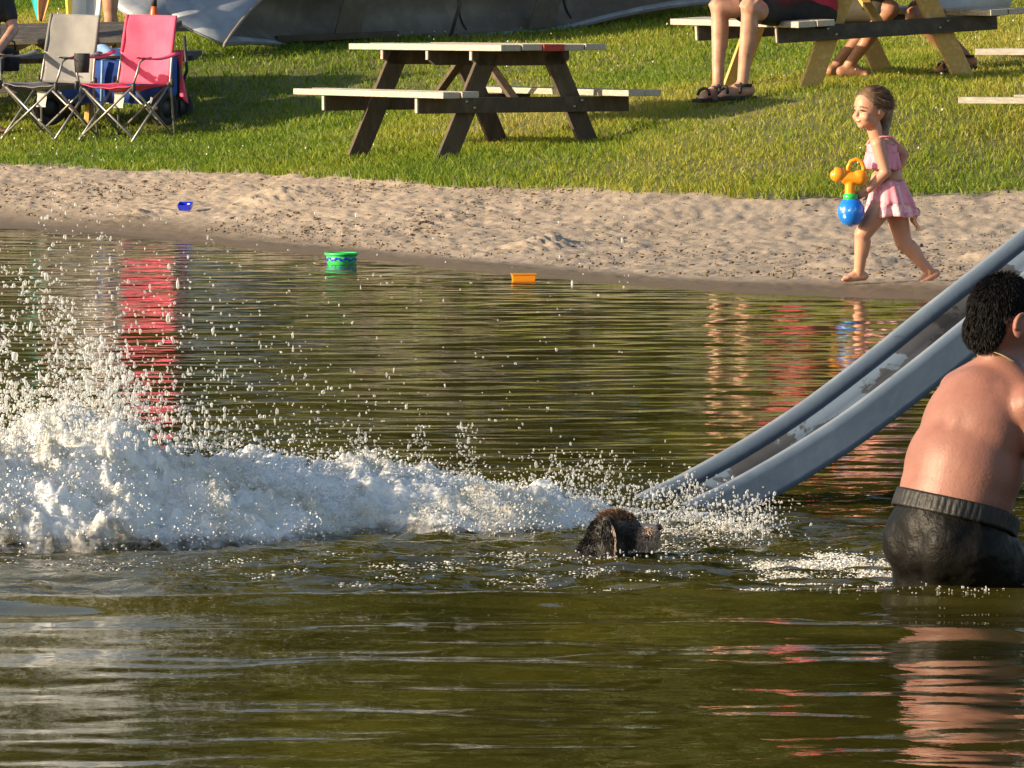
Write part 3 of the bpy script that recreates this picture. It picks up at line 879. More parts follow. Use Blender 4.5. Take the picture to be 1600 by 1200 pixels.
# ================================================================== folding chairs
def make_chair(label, fab, group):
    """quad folding chair, faces local -y"""
    t = thing('folding_chair', label, 'chair', group=group)
    W, D, SHT, AH, BH = .25, .25, .42, .63, .92
    def tb(name, *pts, r=.0095, m_='tube'):
        return MB().tube(pts, r, 8).build(name, M[m_], t, smooth=True)
    # crossed legs: front, back and both sides
    for y0 in (-D, D):
        tb('leg', (-W - .03, y0, 0), (W, y0 * .96, SHT)); tb('leg', (W + .03, y0 + .012, 0), (-W, y0 * .96 + .012, SHT))
    for x0 in (-W, W):
        tb('leg', (x0, -D - .02, 0), (x0, D, SHT)); tb('leg', (x0 + .012, D + .02, 0), (x0 + .012, -D, SHT))
    for sx in (-1, 1):
        tb('arm_post', (sx * W, -D * .96, SHT), (sx * (W + .035), -D * .9, SHT + .10), (sx * (W + .05), -D * .8, AH - .02), (sx * (W + .05), -D * .6, AH), (sx * (W + .045), -D * .2, AH + .002))
        tb('back_post', (sx * (W + .02), D + .02, .0), (sx * W, D, SHT), (sx * (W - .01), D + .05, AH), (sx * (W - .02), D + .12, BH))
        MB().grid(lambda a, c, sx=sx: Vector((sx * (W + .05) + (c - .5) * .075, -D * .85 + a * (D * 1.95), AH + .012 + .012 * math.cos((c - .5) * 3) - .03 * math.sin(a * math.pi))), 9, 6).build('armrest', fab, t, smooth=True, solid=.005)
        for yy in (-D, D):
            MB().cap((sx * (W + .02), yy, SHT - .02), (sx * (W + .02), yy, SHT + .02), .018, .018, 8, 2).build('joint', M['black_pl'], t, smooth=True)
    MB().grid(lambda a, c: Vector(((a - .5) * 2 * W, -D * .98 + c * 2 * D, SHT + .012 - .055 * math.sin(a * math.pi) * (.4 + .6 * math.sin(c * math.pi)) - .03 * c + .004 * math.sin(a * 19 + c * 7))), 15, 13).build('seat', fab, t, smooth=True, solid=.005)
    def bk(a, c):
        sag = .05 * math.sin(a * math.pi) * (.5 + .5 * math.sin(c * math.pi))
        return Vector(((a - .5) * 2 * (W - .008 - .012 * c), D + .0 + .125 * c ** 1.2 + sag + .007 * math.sin(a * 11 + c * 9) * math.sin(c * 6), SHT - .02 + (BH - SHT + .025) * c))
    MB().grid(bk, 17, 21).build('backrest', fab, t, smooth=True, solid=.005)
    for sx in (-1, 1):
        MB().tube([(sx * (W - .008 - .012 * c), D + .125 * c ** 1.2, SHT - .02 + (BH - SHT + .025) * c) for c in (.45, .6, .75, .9, 1)], .014, 8).build('post_sleeve', fab, t, smooth=True)
    MB().grid(lambda a, c: Vector((-.03 + .09 * a, -D * .4 + .01 * math.sin(c * 5), SHT - .055 - .12 * c)), 4, 6).build('care_tag', M['pale_cloth'], t, solid=.003)
    return t
CHF = [(-.27, -.26), (.27, -.26), (-.27, .26), (.27, .26)]
def set_chair(t, p, yaw):
    settle(t, CHF, yaw, p.x, p.y, .01)
ch1 = make_chair('coral pink folding camp chair, empty, beside the grey one', M['pink'], 'folding camp chairs')
set_chair(ch1, P(197, 215, 46.3), R(-33)); ch1.scale = (.94, .94, .94)
ch2 = make_chair('grey folding camp chair, empty, beside the pink one', M['grey_fab'], 'folding camp chairs')
set_chair(ch2, P(76, 215, 46.5), R(-33)); ch2.scale = (.94, .94, .94)
# carrying bag hanging from the pink chair's back
bp_ = P(281, 78, 46.6)
bag = MB(bp_)
bag.grid(lambda a, c: bp_ + Vector(((-.03 + .07 * c) * math.cos(a * 6.283) * (1.05 - .3 * c ** 3) + .03 * c, .05 * math.sin(a * 6.283) * (.3 + c), -.36 * c - .03 * math.cos(a * 6.283) * c)), 17, 12)
o = bag.build('carry_bag', M['pink'], smooth=True, solid=.004); o.location = bp_
tag(o, 'limp pink carry bag hanging from the back of the pink chair', 'bag')
# cup pouch hanging on the grey chair
pp = P(128, 92, 46.2)
o = MB(pp).lathe([(.0, -.10), (.05, -.10), (.056, -.03), (.058, .04), (.052, .04), (.048, -.08)], pp, 14).build('cup_pouch', M['black_mesh'], ch2, smooth=True)
o.matrix_parent_inverse = Matrix.Identity(4)
bpy.context.view_layer.update()
o.matrix_world = Matrix.Translation(pp)

# ================================================================== wagon behind the chairs
wp = P(178, 203, 47.3)
wg = thing('folding_wagon', 'blue fabric folding wagon with black wheels behind the camp chairs', 'wagon', (wp.x, wp.y, gl(wp.x, wp.y) - .01), (0, 0, R(-8)))
WL, WW, B0, B1 = .86, .46, .17, .50
MB().box((0, 0, B0), (WL, WW, .02)).build('floor', M['blue_fab'], wg)
for s in (-1, 1):
    MB().grid(lambda a, c, s=s: Vector(((a - .5) * WL, s * (WW / 2 + .012 * math.sin(a * 16) * math.sin(c * 3.1)), B0 + (B1 - B0) * c - .02 * math.sin(a * math.pi) * c)), 20, 6).build('side_panel', M['blue_fab'], wg, smooth=True, solid=.006)
    MB().grid(lambda a, c, s=s: Vector((s * WL / 2, (a - .5) * WW, B0 + (B1 - B0) * c)), 8, 5).build('end_panel', M['blue_fab'], wg, smooth=True, solid=.006)
    MB().tube([(-WL / 2, s * (WW / 2 + .015), B1), (WL / 2, s * (WW / 2 + .015), B1)], .013, 8).build('top_rail', M['black_pl'], wg, smooth=True)
for sx in (-1, 1):
    for s in (-1, 1):
        MB().tube([(sx * (WL / 2 + .012), s * (WW / 2 + .015), .10), (sx * (WL / 2 + .012), s * (WW / 2 + .015), B1 + .03)], .014, 8).build('post', M['black_pl'], wg, smooth=True)
        mm = Matrix.Rotation(R(90 + 50 * (sx > 0)), 3, 'X') if False else Matrix.Rotation(R(62 if sx > 0 else 40), 3, 'Z') @ Matrix.Rotation(R(90), 3, 'X')
        c = (sx * (WL / 2 + .0), s * (WW / 2 + .05), .125)
        wh = MB().lathe([(.07, -.04), (.115, -.045), (.125, -.03), (.125, .03), (.115, .045), (.07, .04), (.07, -.04)], c, 22, mm).build('wheel', M['rubber'], wg, smooth=True)
        MB().lathe([(.0, -.025), (.072, -.03), (.072, .03), (.0, .025)], c, 18, mm).build('hub', M['black_pl'], wh, smooth=True)
for k in range(3):
    x_ = -.20 + .16 * k
    MB().tube([(x_, -WW / 2 - .03, B0 + .01), (x_ + .01, -WW / 2 - .035, B1 - .02)], .011, 6).build('frame_rod', mat('pale blue rod %d' % k, (.25, .42, .62), (.2, .36, .55), 10, .5), wg, smooth=True)
MB().tube([(WL / 2 + .02, 0, .14), (WL / 2 + .12, 0, .40), (WL / 2 + .10, 0, .66)], .012, 8).build('handle', M['black_pl'], wg, smooth=True)
# folded towel lying in the wagon
tp_ = wg.matrix_world.to_translation() if False else Vector(wg.location) + Vector((-.08, -.02, .47))
o = MB(tp_).grid(lambda a, c: tp_ + Vector(((a - .5) * .5, (c - .5) * .36, .10 * math.sin(a * math.pi) * math.sin(c * math.pi) + .015 * math.sin(a * 20 + c * 9))), 20, 14).build('beach_towel', mat('light blue towelling', (.22, .38, .62), (.30, .48, .72), 8, .9, .4, 60), smooth=True, solid=.03)
o.location = tp_
tag(o, 'crumpled light blue towel heaped in the wagon', 'towel')
# bottle on the dark table
bt = P(241, 43, 48.3)
b1 = thing('bottle', 'orange bottle with a black cap on the dark table', 'bottle', bt)
MB().lathe([(0, 0), (.034, 0), (.036, .02), (.034, .11), (.024, .15), (.018, .165), (0, .166)], (0, 0, 0), 16).build('bottle_body', mat('orange bottle', (.55, .10, .02), (.5, .08, .02), 8, .3), b1, smooth=True)
MB().lathe([(0, .16), (.021, .16), (.021, .225), (.012, .24), (0, .24)], (0, 0, 0), 14).build('cap', M['black_pl'], b1, smooth=True)

# ================================================================== toys on the shore
g0 = G(533, 413)
tb = thing('sand_sieve', 'green plastic toy tub with a blue fish band floating in the shallows', 'toy', (g0.x, g0.y + .08, -.035))
M['green_lt'] = mat('bright green plastic', (.06, .62, .16), (.05, .55, .13), 6, .35, transl=.15)
MB().lathe([(0, 0), (.072, 0), (.079, .05), (.085, .085), (.080, .085), (.074, .05), (.068, .008), (0, .008)], (0, 0, 0), 28).build('tub', M['green_lt'], tb, smooth=True)
MB().lathe([(.086, .082), (.093, .083), (.093, .096), (.084, .097), (.084, .083), (.086, .082)], (0, 0, 0), 28).build('rim', M['green_lt'], tb, smooth=True)
for k in range(9):
    a = R(-165 + k * 18.5)
    c = Vector((math.cos(a) * .0825, math.sin(a) * .0825, .058 + .008 * (k % 2)))
    X = Vector((-math.sin(a), math.cos(a), 0)); Yn = Vector((math.cos(a), math.sin(a), 0))
    MB().ell(c, (.011, .0025, .0075), (X, Yn, Vector((0, 0, 1))), 10, 6).add([c + X * .008, c + X * .018 + Vector((0, 0, .007)), c + X * .018 - Vector((0, 0, .007)), c + X * .008 + Yn * .002, c + X * .018 + Vector((0, 0, .007)) + Yn * .002, c + X * .018 - Vector((0, 0, .007)) + Yn * .002], [(0, 1, 2), (3, 5, 4), (0, 3, 4, 1), (1, 4, 5, 2), (2, 5, 3, 0)]).build('fish_print', M['blue_toy'], tb, smooth=False)
g0 = G(818, 438)
tb = thing('sand_mould', 'orange rectangular sand mould floating beside the shore', 'toy', (g0.x, g0.y + .04, -.012), (0, 0, R(4)))
def tray(t, sx, sy_, h, mt, tp=.82):
    vs, fs = [], []
    for (k, z) in ((tp, 0), (1, h), (.93, h), (tp * .9, .006)):
        for a, b_ in ((-1, -1), (1, -1), (1, 1), (-1, 1)):
            vs.append(Vector((a * sx / 2 * k, b_ * sy_ / 2 * k, z)))
    for r_ in range(3):
        for i in range(4):
            j = (i + 1) % 4
            fs.append((r_ * 4 + i, r_ * 4 + j, r_ * 4 + 4 + j, r_ * 4 + 4 + i))
    fs += [(3, 2, 1, 0), (12, 13, 14, 15)]
    MB().add(vs, fs).build('tray', mt, t, bevel=.004)
tray(tb, .122, .09, .045, M['orange_pl'], .92)
MB().box((0, 0, .043), (.13, .098, .005)).build('rim', M['orange_pl'], tb, bevel=.002)
bp0 = P(290, 338, 40.4)
tb = thing('sand_mould', 'small royal blue sand mould lying on the dry sand', 'toy', (bp0.x, bp0.y, gz(bp0.x, bp0.y) + .03), (R(18), 0, R(-10)))
tray(tb, .088, .07, .04, M['blue_toy'], .84)
MB().box((.028, -.020, .043), (.018, .016, .006)).build('tab', M['white_bead'], tb, bevel=.002)

# ================================================================== water slide
TH = R(16)
AX = Vector((math.cos(TH), math.sin(TH), 0)); WD = Vector((-math.sin(TH), math.cos(TH), 0))
d0 = 17.85
x0 = P(1072, 784, d0).x
def rim_pt(px, py):
    d = d0
    for _ in range(6):
        p = P(px, py, d); d = d0 + (p.x - x0) * math.tan(TH)
    return P(px, py, d)
rims = [rim_pt(*q) for q in ((1060, 797), (1084, 784), (1140, 758), (1224, 711), (1320, 650), (1420, 575), (1516, 498), (1600, 432))]
# carry the chute on up to its platform
e = (rims[-1] - rims[-3]).normalized()
last = rims[-1].copy()
for k in range(1, 6): rims.append(last + e * .30 * k)
fl = AX * .25
for k in range(1, 5):
    rims.append(rims[-1] + e * .12 * (1 - k / 4) + AX * .05 + AX * .08 * k / 4)
def smooth_curve(pts, n):
    out = []
    for i in range(len(pts) - 1):
        p0, p1, p2, p3 = pts[max(i - 1, 0)], pts[i], pts[i + 1], pts[min(i + 2, len(pts) - 1)]
        for k in range(n):
            t = k / n
            out.append(.5 * ((2 * p1) + (p2 - p0) * t + (2 * p0 - 5 * p1 + 4 * p2 - p3) * t * t + (3 * p1 - p0 - 3 * p2 + p3) * t ** 3))
    return out + [pts[-1]]
RC = smooth_curve(rims, 5)
base = Vector((rims[9].x, rims[9].y, -.6))
so = RC[1].copy(); so.z = 0
slide = thing('water_slide', 'worn blue-grey fibreglass slide running down into the pond', 'slide', so)
def sweep(sec):
    mb = MB(so)
    k = len(sec)
    vs = []
    for i, p in enumerate(RC):
        tg = (RC[min(i + 1, len(RC) - 1)] - RC[max(i - 1, 0)]).normalized()
        nn = WD.cross(tg); nn = nn if nn.z > 0 else -nn
        for (wv, hv) in sec: vs.append(p + WD * wv + nn * hv)
    fs = [(i * k + j, (i + 1) * k + j, (i + 1) * k + j + 1, i * k + j + 1) for i in range(len(RC) - 1) for j in range(k - 1)]
    return mb.add(vs, fs)
m, nt, b = newmat('blue-grey slide paint')
vec = coords(nt)
c = ramp(nt, noise(nt, vec, 5, 6, .65), [(.3, (.070, .100, .145)), (.55, (.088, .122, .172)), (.75, (.115, .152, .205))])
sc_ = ramp(nt, noise(nt, coords(nt, (.8, 1, 4)), 11, 6, .7), [(.66, (1, 1, 1)), (.72, (.55, .5, .45))])
mu = N(nt, 'ShaderNodeMixRGB', blend_type='MULTIPLY'); mu.inputs[0].default_value = 1
nt.links.new(c, mu.inputs[1]); nt.links.new(sc_, mu.inputs[2]); nt.links.new(mu.outputs[0], b.inputs['Base Color'])
b.inputs['Roughness'].default_value = .45
bp = N(nt, 'ShaderNodeBump'); bp.inputs['Strength'].default_value = .12; bp.inputs['Distance'].default_value = .01
nt.links.new(noise(nt, vec, 30, 4), bp.inputs['Height']); nt.links.new(bp.outputs[0], b.inputs['Normal'])
M['slide'] = m
m, nt, b = newmat('worn slide bed')
vec = coords(nt)
nz = noise(nt, coords(nt, (1, 3.2, 1.0)), 3.0, 8, .62, .4)
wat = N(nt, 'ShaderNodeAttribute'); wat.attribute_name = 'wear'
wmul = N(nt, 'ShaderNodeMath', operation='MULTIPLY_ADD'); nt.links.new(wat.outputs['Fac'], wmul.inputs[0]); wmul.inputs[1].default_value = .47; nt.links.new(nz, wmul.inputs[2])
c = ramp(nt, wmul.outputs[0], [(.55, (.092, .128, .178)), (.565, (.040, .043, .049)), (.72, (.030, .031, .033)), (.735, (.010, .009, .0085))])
nt.links.new(c, b.inputs['Base Color']); b.inputs['Roughness'].default_value = .4
bp = N(nt, 'ShaderNodeBump'); bp.inputs['Strength'].default_value = .35; bp.inputs['Distance'].default_value = .01
nt.links.new(nz, bp.inputs['Height']); nt.links.new(bp.outputs[0], b.inputs['Normal'])
M['slide_bed'] = m
SW = .43
def arc(cx, r, a0, a1, n=6):
    return [(cx + r * math.cos(R(a0 + (a1 - a0) * i / n)), r * math.sin(R(a0 + (a1 - a0) * i / n)) - r) for i in range(n + 1)]
rail = [(-.008, -.092), (-.003, -.075)] + arc(.015, .017, 180, 0) + [(.040, -.045)]
sweep(rail).build('side_rail', M['slide'], slide, smooth=True, solid=.010)
sweep([(SW - a, h) for a, h in rail]).build('side_rail', M['slide'], slide, smooth=True, solid=.010)
M['slide_rim_highlight'] = mat('rubbed slide edge with painted highlight', (.20, .235, .28), (.14, .175, .225), 9, .4, stretch=(1, 1, 1))  # rubbed paler paint, with the edge highlight put into the colour too
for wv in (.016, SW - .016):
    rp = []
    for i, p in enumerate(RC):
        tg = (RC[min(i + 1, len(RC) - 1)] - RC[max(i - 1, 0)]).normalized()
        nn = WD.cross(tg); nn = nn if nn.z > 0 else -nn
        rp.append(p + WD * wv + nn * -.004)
    MB(so).tube(rp, .0125, 8).build('rim', M['slide_rim_highlight'], slide, smooth=True)  # thin tube added along each rail to carry the painted highlight
bsec = [(.041, -.040), (.052, -.068), (.066, -.088), (.095, -.102), (.15, -.108), (SW / 2, -.110), (SW - .15, -.108), (SW - .095, -.102), (SW - .066, -.088), (SW - .052, -.068), (SW - .041, -.040)]
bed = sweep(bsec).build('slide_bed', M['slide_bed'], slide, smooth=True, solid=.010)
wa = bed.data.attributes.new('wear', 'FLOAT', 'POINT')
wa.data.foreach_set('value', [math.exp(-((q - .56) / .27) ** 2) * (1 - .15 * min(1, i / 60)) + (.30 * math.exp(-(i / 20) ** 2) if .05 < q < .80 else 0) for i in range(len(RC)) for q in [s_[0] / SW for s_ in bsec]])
# platform, posts and ladder (to the right of the picture)
topc = RC[-1] + WD * SW / 2
pl = MB(so)
pl.box(topc + AX * .38 - Vector((0, 0, .17)), (.8, .66, .04), Matrix.Rotation(TH, 3, 'Z')); pl.build('platform', M['slide'], slide, bevel=.004)
for a in (.04, .72):
    for wv in (-.30, .30):
        p = topc + AX * a + WD * wv
        MB(so).tube([(p.x, p.y, gz(p.x, p.y) - .1), (p.x, p.y, topc.z + .55)], .024, 10).build('post', M['tube'], slide, smooth=True)
for wv in (-.30, .30):
    p, q = topc + AX * .04 + WD * wv, topc + AX * .72 + WD * wv
    MB(so).tube([p + Vector((0, 0, .55)), q + Vector((0, 0, .55))], .02, 8).build('handrail', M['tube'], slide, smooth=True)
    q0 = topc + AX * 1.5 + WD * wv
    MB(so).tube([(q0.x, q0.y, -.7), q + Vector((0, 0, -.15))], .022, 8).build('ladder_rail', M['tube'], slide, smooth=True)
for k in range(7):
    f_ = (k + 1) / 8
    a = topc + AX * (1.5 - .78 * f_); zz = -.7 + (topc.z + .55) * f_
    MB(so).box(Vector((a.x, a.y, zz)), (.10, .60, .025), Matrix.Rotation(TH, 3, 'Z')).build('rung', M['tube'], slide)
p = RC[43] + WD * SW / 2
for wv in (-.22, .22):
    q = p + WD * wv
    MB(so).tube([(q.x, q.y, gz(q.x, q.y) - .1), (q.x, q.y, q.z - .17)], .022, 8).build('post', M['tube'], slide, smooth=True)

# small black cooler bag beside the grey chair
cb = P(14, 108, 47.55); cb.z = t3.location.z + .445 + .078
o = MB(cb)
o.ell(cb, (.085, .07, .09), None, 20, 14); o.box(cb + Vector((0, 0, -.01)), (.15, .12, .15))
o = o.build('cooler_bag', M['black_mesh'], voxel=.008, sm_it=6); o.location = cb
tag(o, 'small black bag on the bench beside the grey chair', 'bag')
MB().tube([(-.05, -.02, .07), (-.045, -.03, .13), (.0, -.03, .15), (.045, -.03, .13), (.05, -.02, .07)], .007, 6).build('strap', M['black_cloth'], o, smooth=True)

# ================================================================== people
UP = Vector((0, 0, 1))
def hand(mb, wrist, direction, palm_n, size, curl=.5, side=1):
    """palm and five fingers added to a body mesh; side: +1 thumb on direction x palm_n"""
    d = Vector(direction).normalized(); nrm = Vector(palm_n); nrm = (nrm - d * nrm.dot(d)).normalized()
    s = d.cross(nrm) * side
    L = size
    pc = Vector(wrist) + d * L * .28
    mb.cap(Vector(wrist) + d * L * .08, Vector(wrist) + d * L * .42, L * .20, L * .24, 12, 3, .5, nrm)
    for k, (o, ln) in enumerate(((.20, .42), (.07, .47), (-.06, .44), (-.19, .34))):
        b0 = Vector(wrist) + d * L * .50 + s * L * o
        d1 = (d * math.cos(curl * .8) + nrm * math.sin(curl * .8))
        d2 = (d * math.cos(curl * 1.9) + nrm * math.sin(curl * 1.9))
        m1 = b0 + d1 * L * ln * .55
        mb.cap(b0, m1, L * .062, L * .056, 8, 2); mb.cap(m1, m1 + d2 * L * ln * .5, L * .056, L * .045, 8, 2)
    t0 = Vector(wrist) + d * L * .18 + s * L * .20
    t1 = t0 + (d * .6 + s * .75 + nrm * .2).normalized() * L * .22
    mb.cap(t0, t1, L * .085, L * .068, 8, 2); mb.cap(t1, t1 + (d * .9 + nrm * .4).normalized() * L * .2, L * .065, L * .052, 8, 2)

def foot(mb, ankle, toe_dir, L, r):
    """bare foot: ankle centre above the sole"""
    d = Vector(toe_dir).normalized(); a = Vector(ankle)
    s = d.cross(UP).normalized(); u = s.cross(d)
    heel = a - d * L * .20 - u * L * .17
    ball = a + d * L * .48 - u * L * .25
    mb.cap(heel, ball, r * .85, r * .72, 12, 3)
    mb.cap(a, ball, r * .8, r * .55, 10, 3)
    for k in range(5):
        o = (k - 2) * .085 * L
        q = ball + s * o
        ln = L * (.20 - .022 * abs(k - 0.5))
        mb.cap(q - d * L * .03, q + d * ln - u * r * .25, r * .30, r * .22 if k else r * .30, 8, 2)

def seated(name, label, hip, fdir, knee_px, ankles, skin, shorts, shirt, hairm, lean=.12, group=None, tot=1.75, sandals=None, knees=None, arms='lap'):
    """hip: middle of the seat contact; fdir: facing (plan); knees/ankles: lists of two world points (right, left)"""
    f = Vector((fdir[0], fdir[1], 0)).normalized(); rv = f.cross(UP)
    t = thing(name, label, 'person', hip, group=group)
    S = tot / 1.75
    org = Vector(hip)
    mb = MB(org)
    pel = org + UP * .10 * S
    che = pel + UP * .42 * S + f * lean
    nk = che + UP * .12 * S + f * .02
    hd = nk + UP * .17 * S + f * .03
    mb.ell(pel, (.17 * S, .13 * S, .12 * S), (rv, f, UP)); mb.ell(pel + UP * .18 * S + f * lean * .4, (.15 * S, .115 * S, .17 * S), (rv, f, UP)); mb.ell(che - UP * .06, (.175 * S, .12 * S, .18 * S), (rv, f, UP))
    mb.cap(nk - UP * .06, nk + UP * .06, .06 * S, .055 * S)
    mb.ell(hd, (.075 * S, .095 * S, .115 * S), (rv, f, UP)); mb.ell(hd + f * .09 * S - UP * .01, (.014, .02, .02), (rv, f, UP)); mb.ell(hd + f * .05 * S - UP * .07 * S, (.045 * S, .045 * S, .04 * S), (rv, f, UP))
    sb, sh_, ss = MB(org), MB(org), MB(org)
    sh_.ell(pel, (.18 * S, .14 * S, .125 * S), (rv, f, UP))
    for k, sg in ((0, 1), (1, -1)):
        hj = pel + rv * .095 * S * sg + f * .02
        kn, an = Vector(knees[k]), Vector(ankles[k])
        mb.ell(hd + rv * .078 * S * sg - f * .01, (.012, .025, .032), (rv, f, UP))
        mb.cap(hj, kn, .088 * S, .062 * S); sh = (an - kn)
        mb.ell(kn, (.062 * S, .062 * S, .062 * S))
        mb.cap(kn, an, .056 * S, .037 * S); mb.cap(kn + sh * .2 - f * .012, kn + sh * .48 - f * .012, .055 * S, .050 * S)
        foot(mb, an, f + rv * .18 * sg, .25 * S, .045 * S)
        sh_.cap(hj, hj.lerp(kn, .74), .103 * S, .090 * S)
        s0 = che + UP * .05 * S + rv * .19 * S * sg
        el = s0 - UP * .26 * S + rv * .05 * sg + f * .10
        wr = kn.lerp(hj, .12) + UP * .085 * S
        if arms == 'table': wr = s0 - UP * .30 * S + f * .36 - rv * .08 * sg
        mb.cap(s0, el, .052 * S, .042 * S); mb.cap(el, wr, .041 * S, .029 * S)
        hand(mb, wr, (f - rv * .3 * sg - UP * .2), -UP, .17 * S, .35, sg)
        ss.cap(s0, s0.lerp(el, .62), .068 * S, .062 * S)
        if sandals:
            d = (f + rv * .18 * sg).normalized(); L = .25 * S
            u = UP; s_ = d.cross(u)
            so_ = MB(org)
            hl = an - d * L * .34 - u * (L * .17 + .045 * S * .85 + .004); tl_ = an + d * L * .76 - u * (L * .25 + .045 * S * .72 - .004)
            so_.bar(hl, tl_, .092 * S, .026, up=u)
            so_.build('sandal_sole', M['rubber'], t, bevel=.008)
            for (a, hgt_, tilt) in ((.50, .040, .10), (.16, .062, .35)):
                c = an + d * L * a - u * (L * .23)
                st = MB(org)
                st.tube([c + s_ * (.055 * S * math.cos(q)) + u * (hgt_ * 1.15 * math.sin(q)) - d * tilt * .06 * math.sin(q) for q in [math.pi * i / 8 for i in range(9)]], .011, 6).build('strap', M['black_cloth'], t, smooth=True)
            st = MB(org)
            st.tube([an + d * (.056 * S * math.cos(q)) + s_ * (.050 * S * math.sin(q)) - u * .005 for q in [2 * math.pi * i / 12 for i in range(12)]], .010, 6, closed=True).build('strap', M['black_cloth'], t, smooth=True)
    mb.build('body', skin, t, voxel=.011, sm_it=5)
    sh_.build('shorts', shorts, t, voxel=.013, sm_it=6)
    ss.ell(pel + UP * .06, (.185 * S, .145 * S, .12 * S), (rv, f, UP)); ss.ell(pel + UP * .20 * S + f * lean * .4, (.168 * S, .132 * S, .19 * S), (rv, f, UP)); ss.ell(che - UP * .05, (.195 * S, .138 * S, .19 * S), (rv, f, UP))
    ss.build('shirt', shirt, t, voxel=.014, sm_it=6)
    hb = MB(org); hb.ell(hd + UP * .025 * S - f * .015, (.084 * S, .100 * S, .108 * S), (rv, f, UP))
    hb.build('hair', hairm, t, smooth=True)
    for sg in (-1, 1): MB(org).ell(hd + f * .088 * S + rv * .032 * sg + UP * .008, (.011, .008, .007), (rv, f, UP), 8, 6).build('eye', M['eye'], t, smooth=True)
    return t

def gp(px, py, d, dz=0):
    p = P(px, py, d); p.z = gl(p.x, p.y) + dz
    return p

# --- at the yellow-legged table
AD = .115     # ankle height above the ground
fA = Vector((-.86, -.50, 0))
hA = P(1272, 46, 42.3)
kA = [P(1172, 16, 41.75), P(1124, 12, 42.05)]
aA = [P(1160, 122, 41.75), P(1122, 122, 42.0)]
for q in aA: q.z = gl(q.x, q.y) + .090
seated('person', 'seated person in black shorts, red shirt and strapped sandals at the yellow-legged table', hA, fA, None, aA, M['skin_adult'], M['black_cloth'], M['red_cloth'], M['hair_brown'], knees=kA, sandals=True, tot=1.78, lean=.10)
fB = Vector((.92, .25, 0))
hB = P(1306, 36, 43.4)
aB = [P(1326, 90, 43.2), P(1308, 88, 43.5)]
for q in aB: q.z = gl(q.x, q.y) + .08
seated('person', 'barefoot tanned person in dark olive shorts sitting inside the yellow-legged table', hB, fB, None, aB, M['skin_tan'], M['olive_cloth'], M['red_cloth'], M['hair_black'], knees=[P(1392, 14, 43.1), P(1385, 8, 43.5)], lean=.14, arms='table')
fC = Vector((-.93, -.15, 0))
hC = P(1548, 22, 43.3)
aC = [P(1508, 80, 43.4), P(1497, 92, 42.9)]
for q in aC: q.z = gl(q.x, q.y) + .090
seated('person', 'tanned person in pale grey shorts and black sandals with feet tucked under the bench', hC, fC, None, aC, M['skin_tan'], M['pale_cloth'], M['olive_cloth'], M['hair_black'], knees=[P(1432, 14, 43.5), P(1428, 24, 42.8)], lean=.14, arms='table', sandals=True)
# --- at the dark table, at the picture's left
fD = Vector((.30, -.95, 0))
hD = P(-34, 112, 47.4)
kD = [P(-88, 108, 46.9), P(-12, 112, 46.9)]
aD = [gp(-86, 205, 46.85, .09), gp(-12, 205, 46.85, .09)]
seated('person', 'bare-armed person in a black top and shorts on the bench of the dark table', hD, fD, None, aD, M['skin_adult'], M['black_cloth'], M['black_cloth'], M['hair_brown'], knees=kD, lean=.02)

# --- someone standing behind the dark table
def standing():
    b0 = gp(158, 120, 49.6)
    f = Vector((-.5, -.85, 0)).normalized(); rv = f.cross(UP)
    t = thing('person', 'bare-legged person standing behind the dark table holding a bright towel', 'person', b0)
    mb = MB(b0)
    pel = b0 + UP * .90
    for sg in (-1, 1):
        hj = pel + rv * .09 * sg; kn = b0 + UP * .48 + rv * .095 * sg + f * .01; an = b0 + UP * .085 + rv * .10 * sg
        mb.cap(hj, kn, .092, .060); mb.cap(kn, an, .056, .037); mb.cap(kn - UP * .08 - f * .012, kn - UP * .19 - f * .012, .054, .05)
        foot(mb, an, f + rv * .15 * sg, .24, .043)
        s0 = pel + UP * .48 + rv * .18 * sg; wr = P(63, -46, 49.2) if sg > 0 else P(130, -56, 49.3); el = s0.lerp(wr, .5) + rv * .06 * sg - UP * .07
        mb.cap(s0, el, .05, .041); mb.cap(el, wr, .04, .028); hand(mb, wr, f - UP * .4, -rv * sg, .16, .9, sg)
    mb.ell(pel, (.16, .12, .13), (rv, f, UP)); mb.ell(pel + UP * .2, (.14, .11, .18), (rv, f, UP)); mb.ell(pel + UP * .4, (.165, .115, .17), (rv, f, UP))
    mb.cap(pel + UP * .52, pel + UP * .63, .055, .052); hd = pel + UP * .74 + f * .02
    mb.ell(hd, (.074, .093, .112), (rv, f, UP)); mb.ell(hd + f * .09, (.013, .018, .02), (rv, f, UP))
    mb.build('body', M['skin_adult'], t, voxel=.011, sm_it=5)
    sh = MB(b0); sh.ell(pel, (.172, .132, .13), (rv, f, UP))
    for sg in (-1, 1): sh.cap(pel + rv * .09 * sg, pel + rv * .10 * sg - UP * .20, .104, .104)
    sh.build('swim_shorts', M['white_cloth'], t, voxel=.013, sm_it=6)
    tp = MB(b0); tp.ell(pel + UP * .22, (.152, .122, .19), (rv, f, UP)); tp.ell(pel + UP * .39, (.178, .128, .17), (rv, f, UP))
    tp.build('shirt', M['pale_cloth'], t, voxel=.014, sm_it=6)
    h = MB(b0); h.ell(hd + UP * .025 - f * .015, (.083, .10, .105), (rv, f, UP)); h.build('hair', M['hair_brown'], t, smooth=True)
    for sg in (-1, 1): MB(b0).ell(hd + f * .086 + rv * .03 * sg + UP * .008, (.011, .008, .007), (rv, f, UP), 8, 6).build('eye', M['eye'], t, smooth=True)
standing()
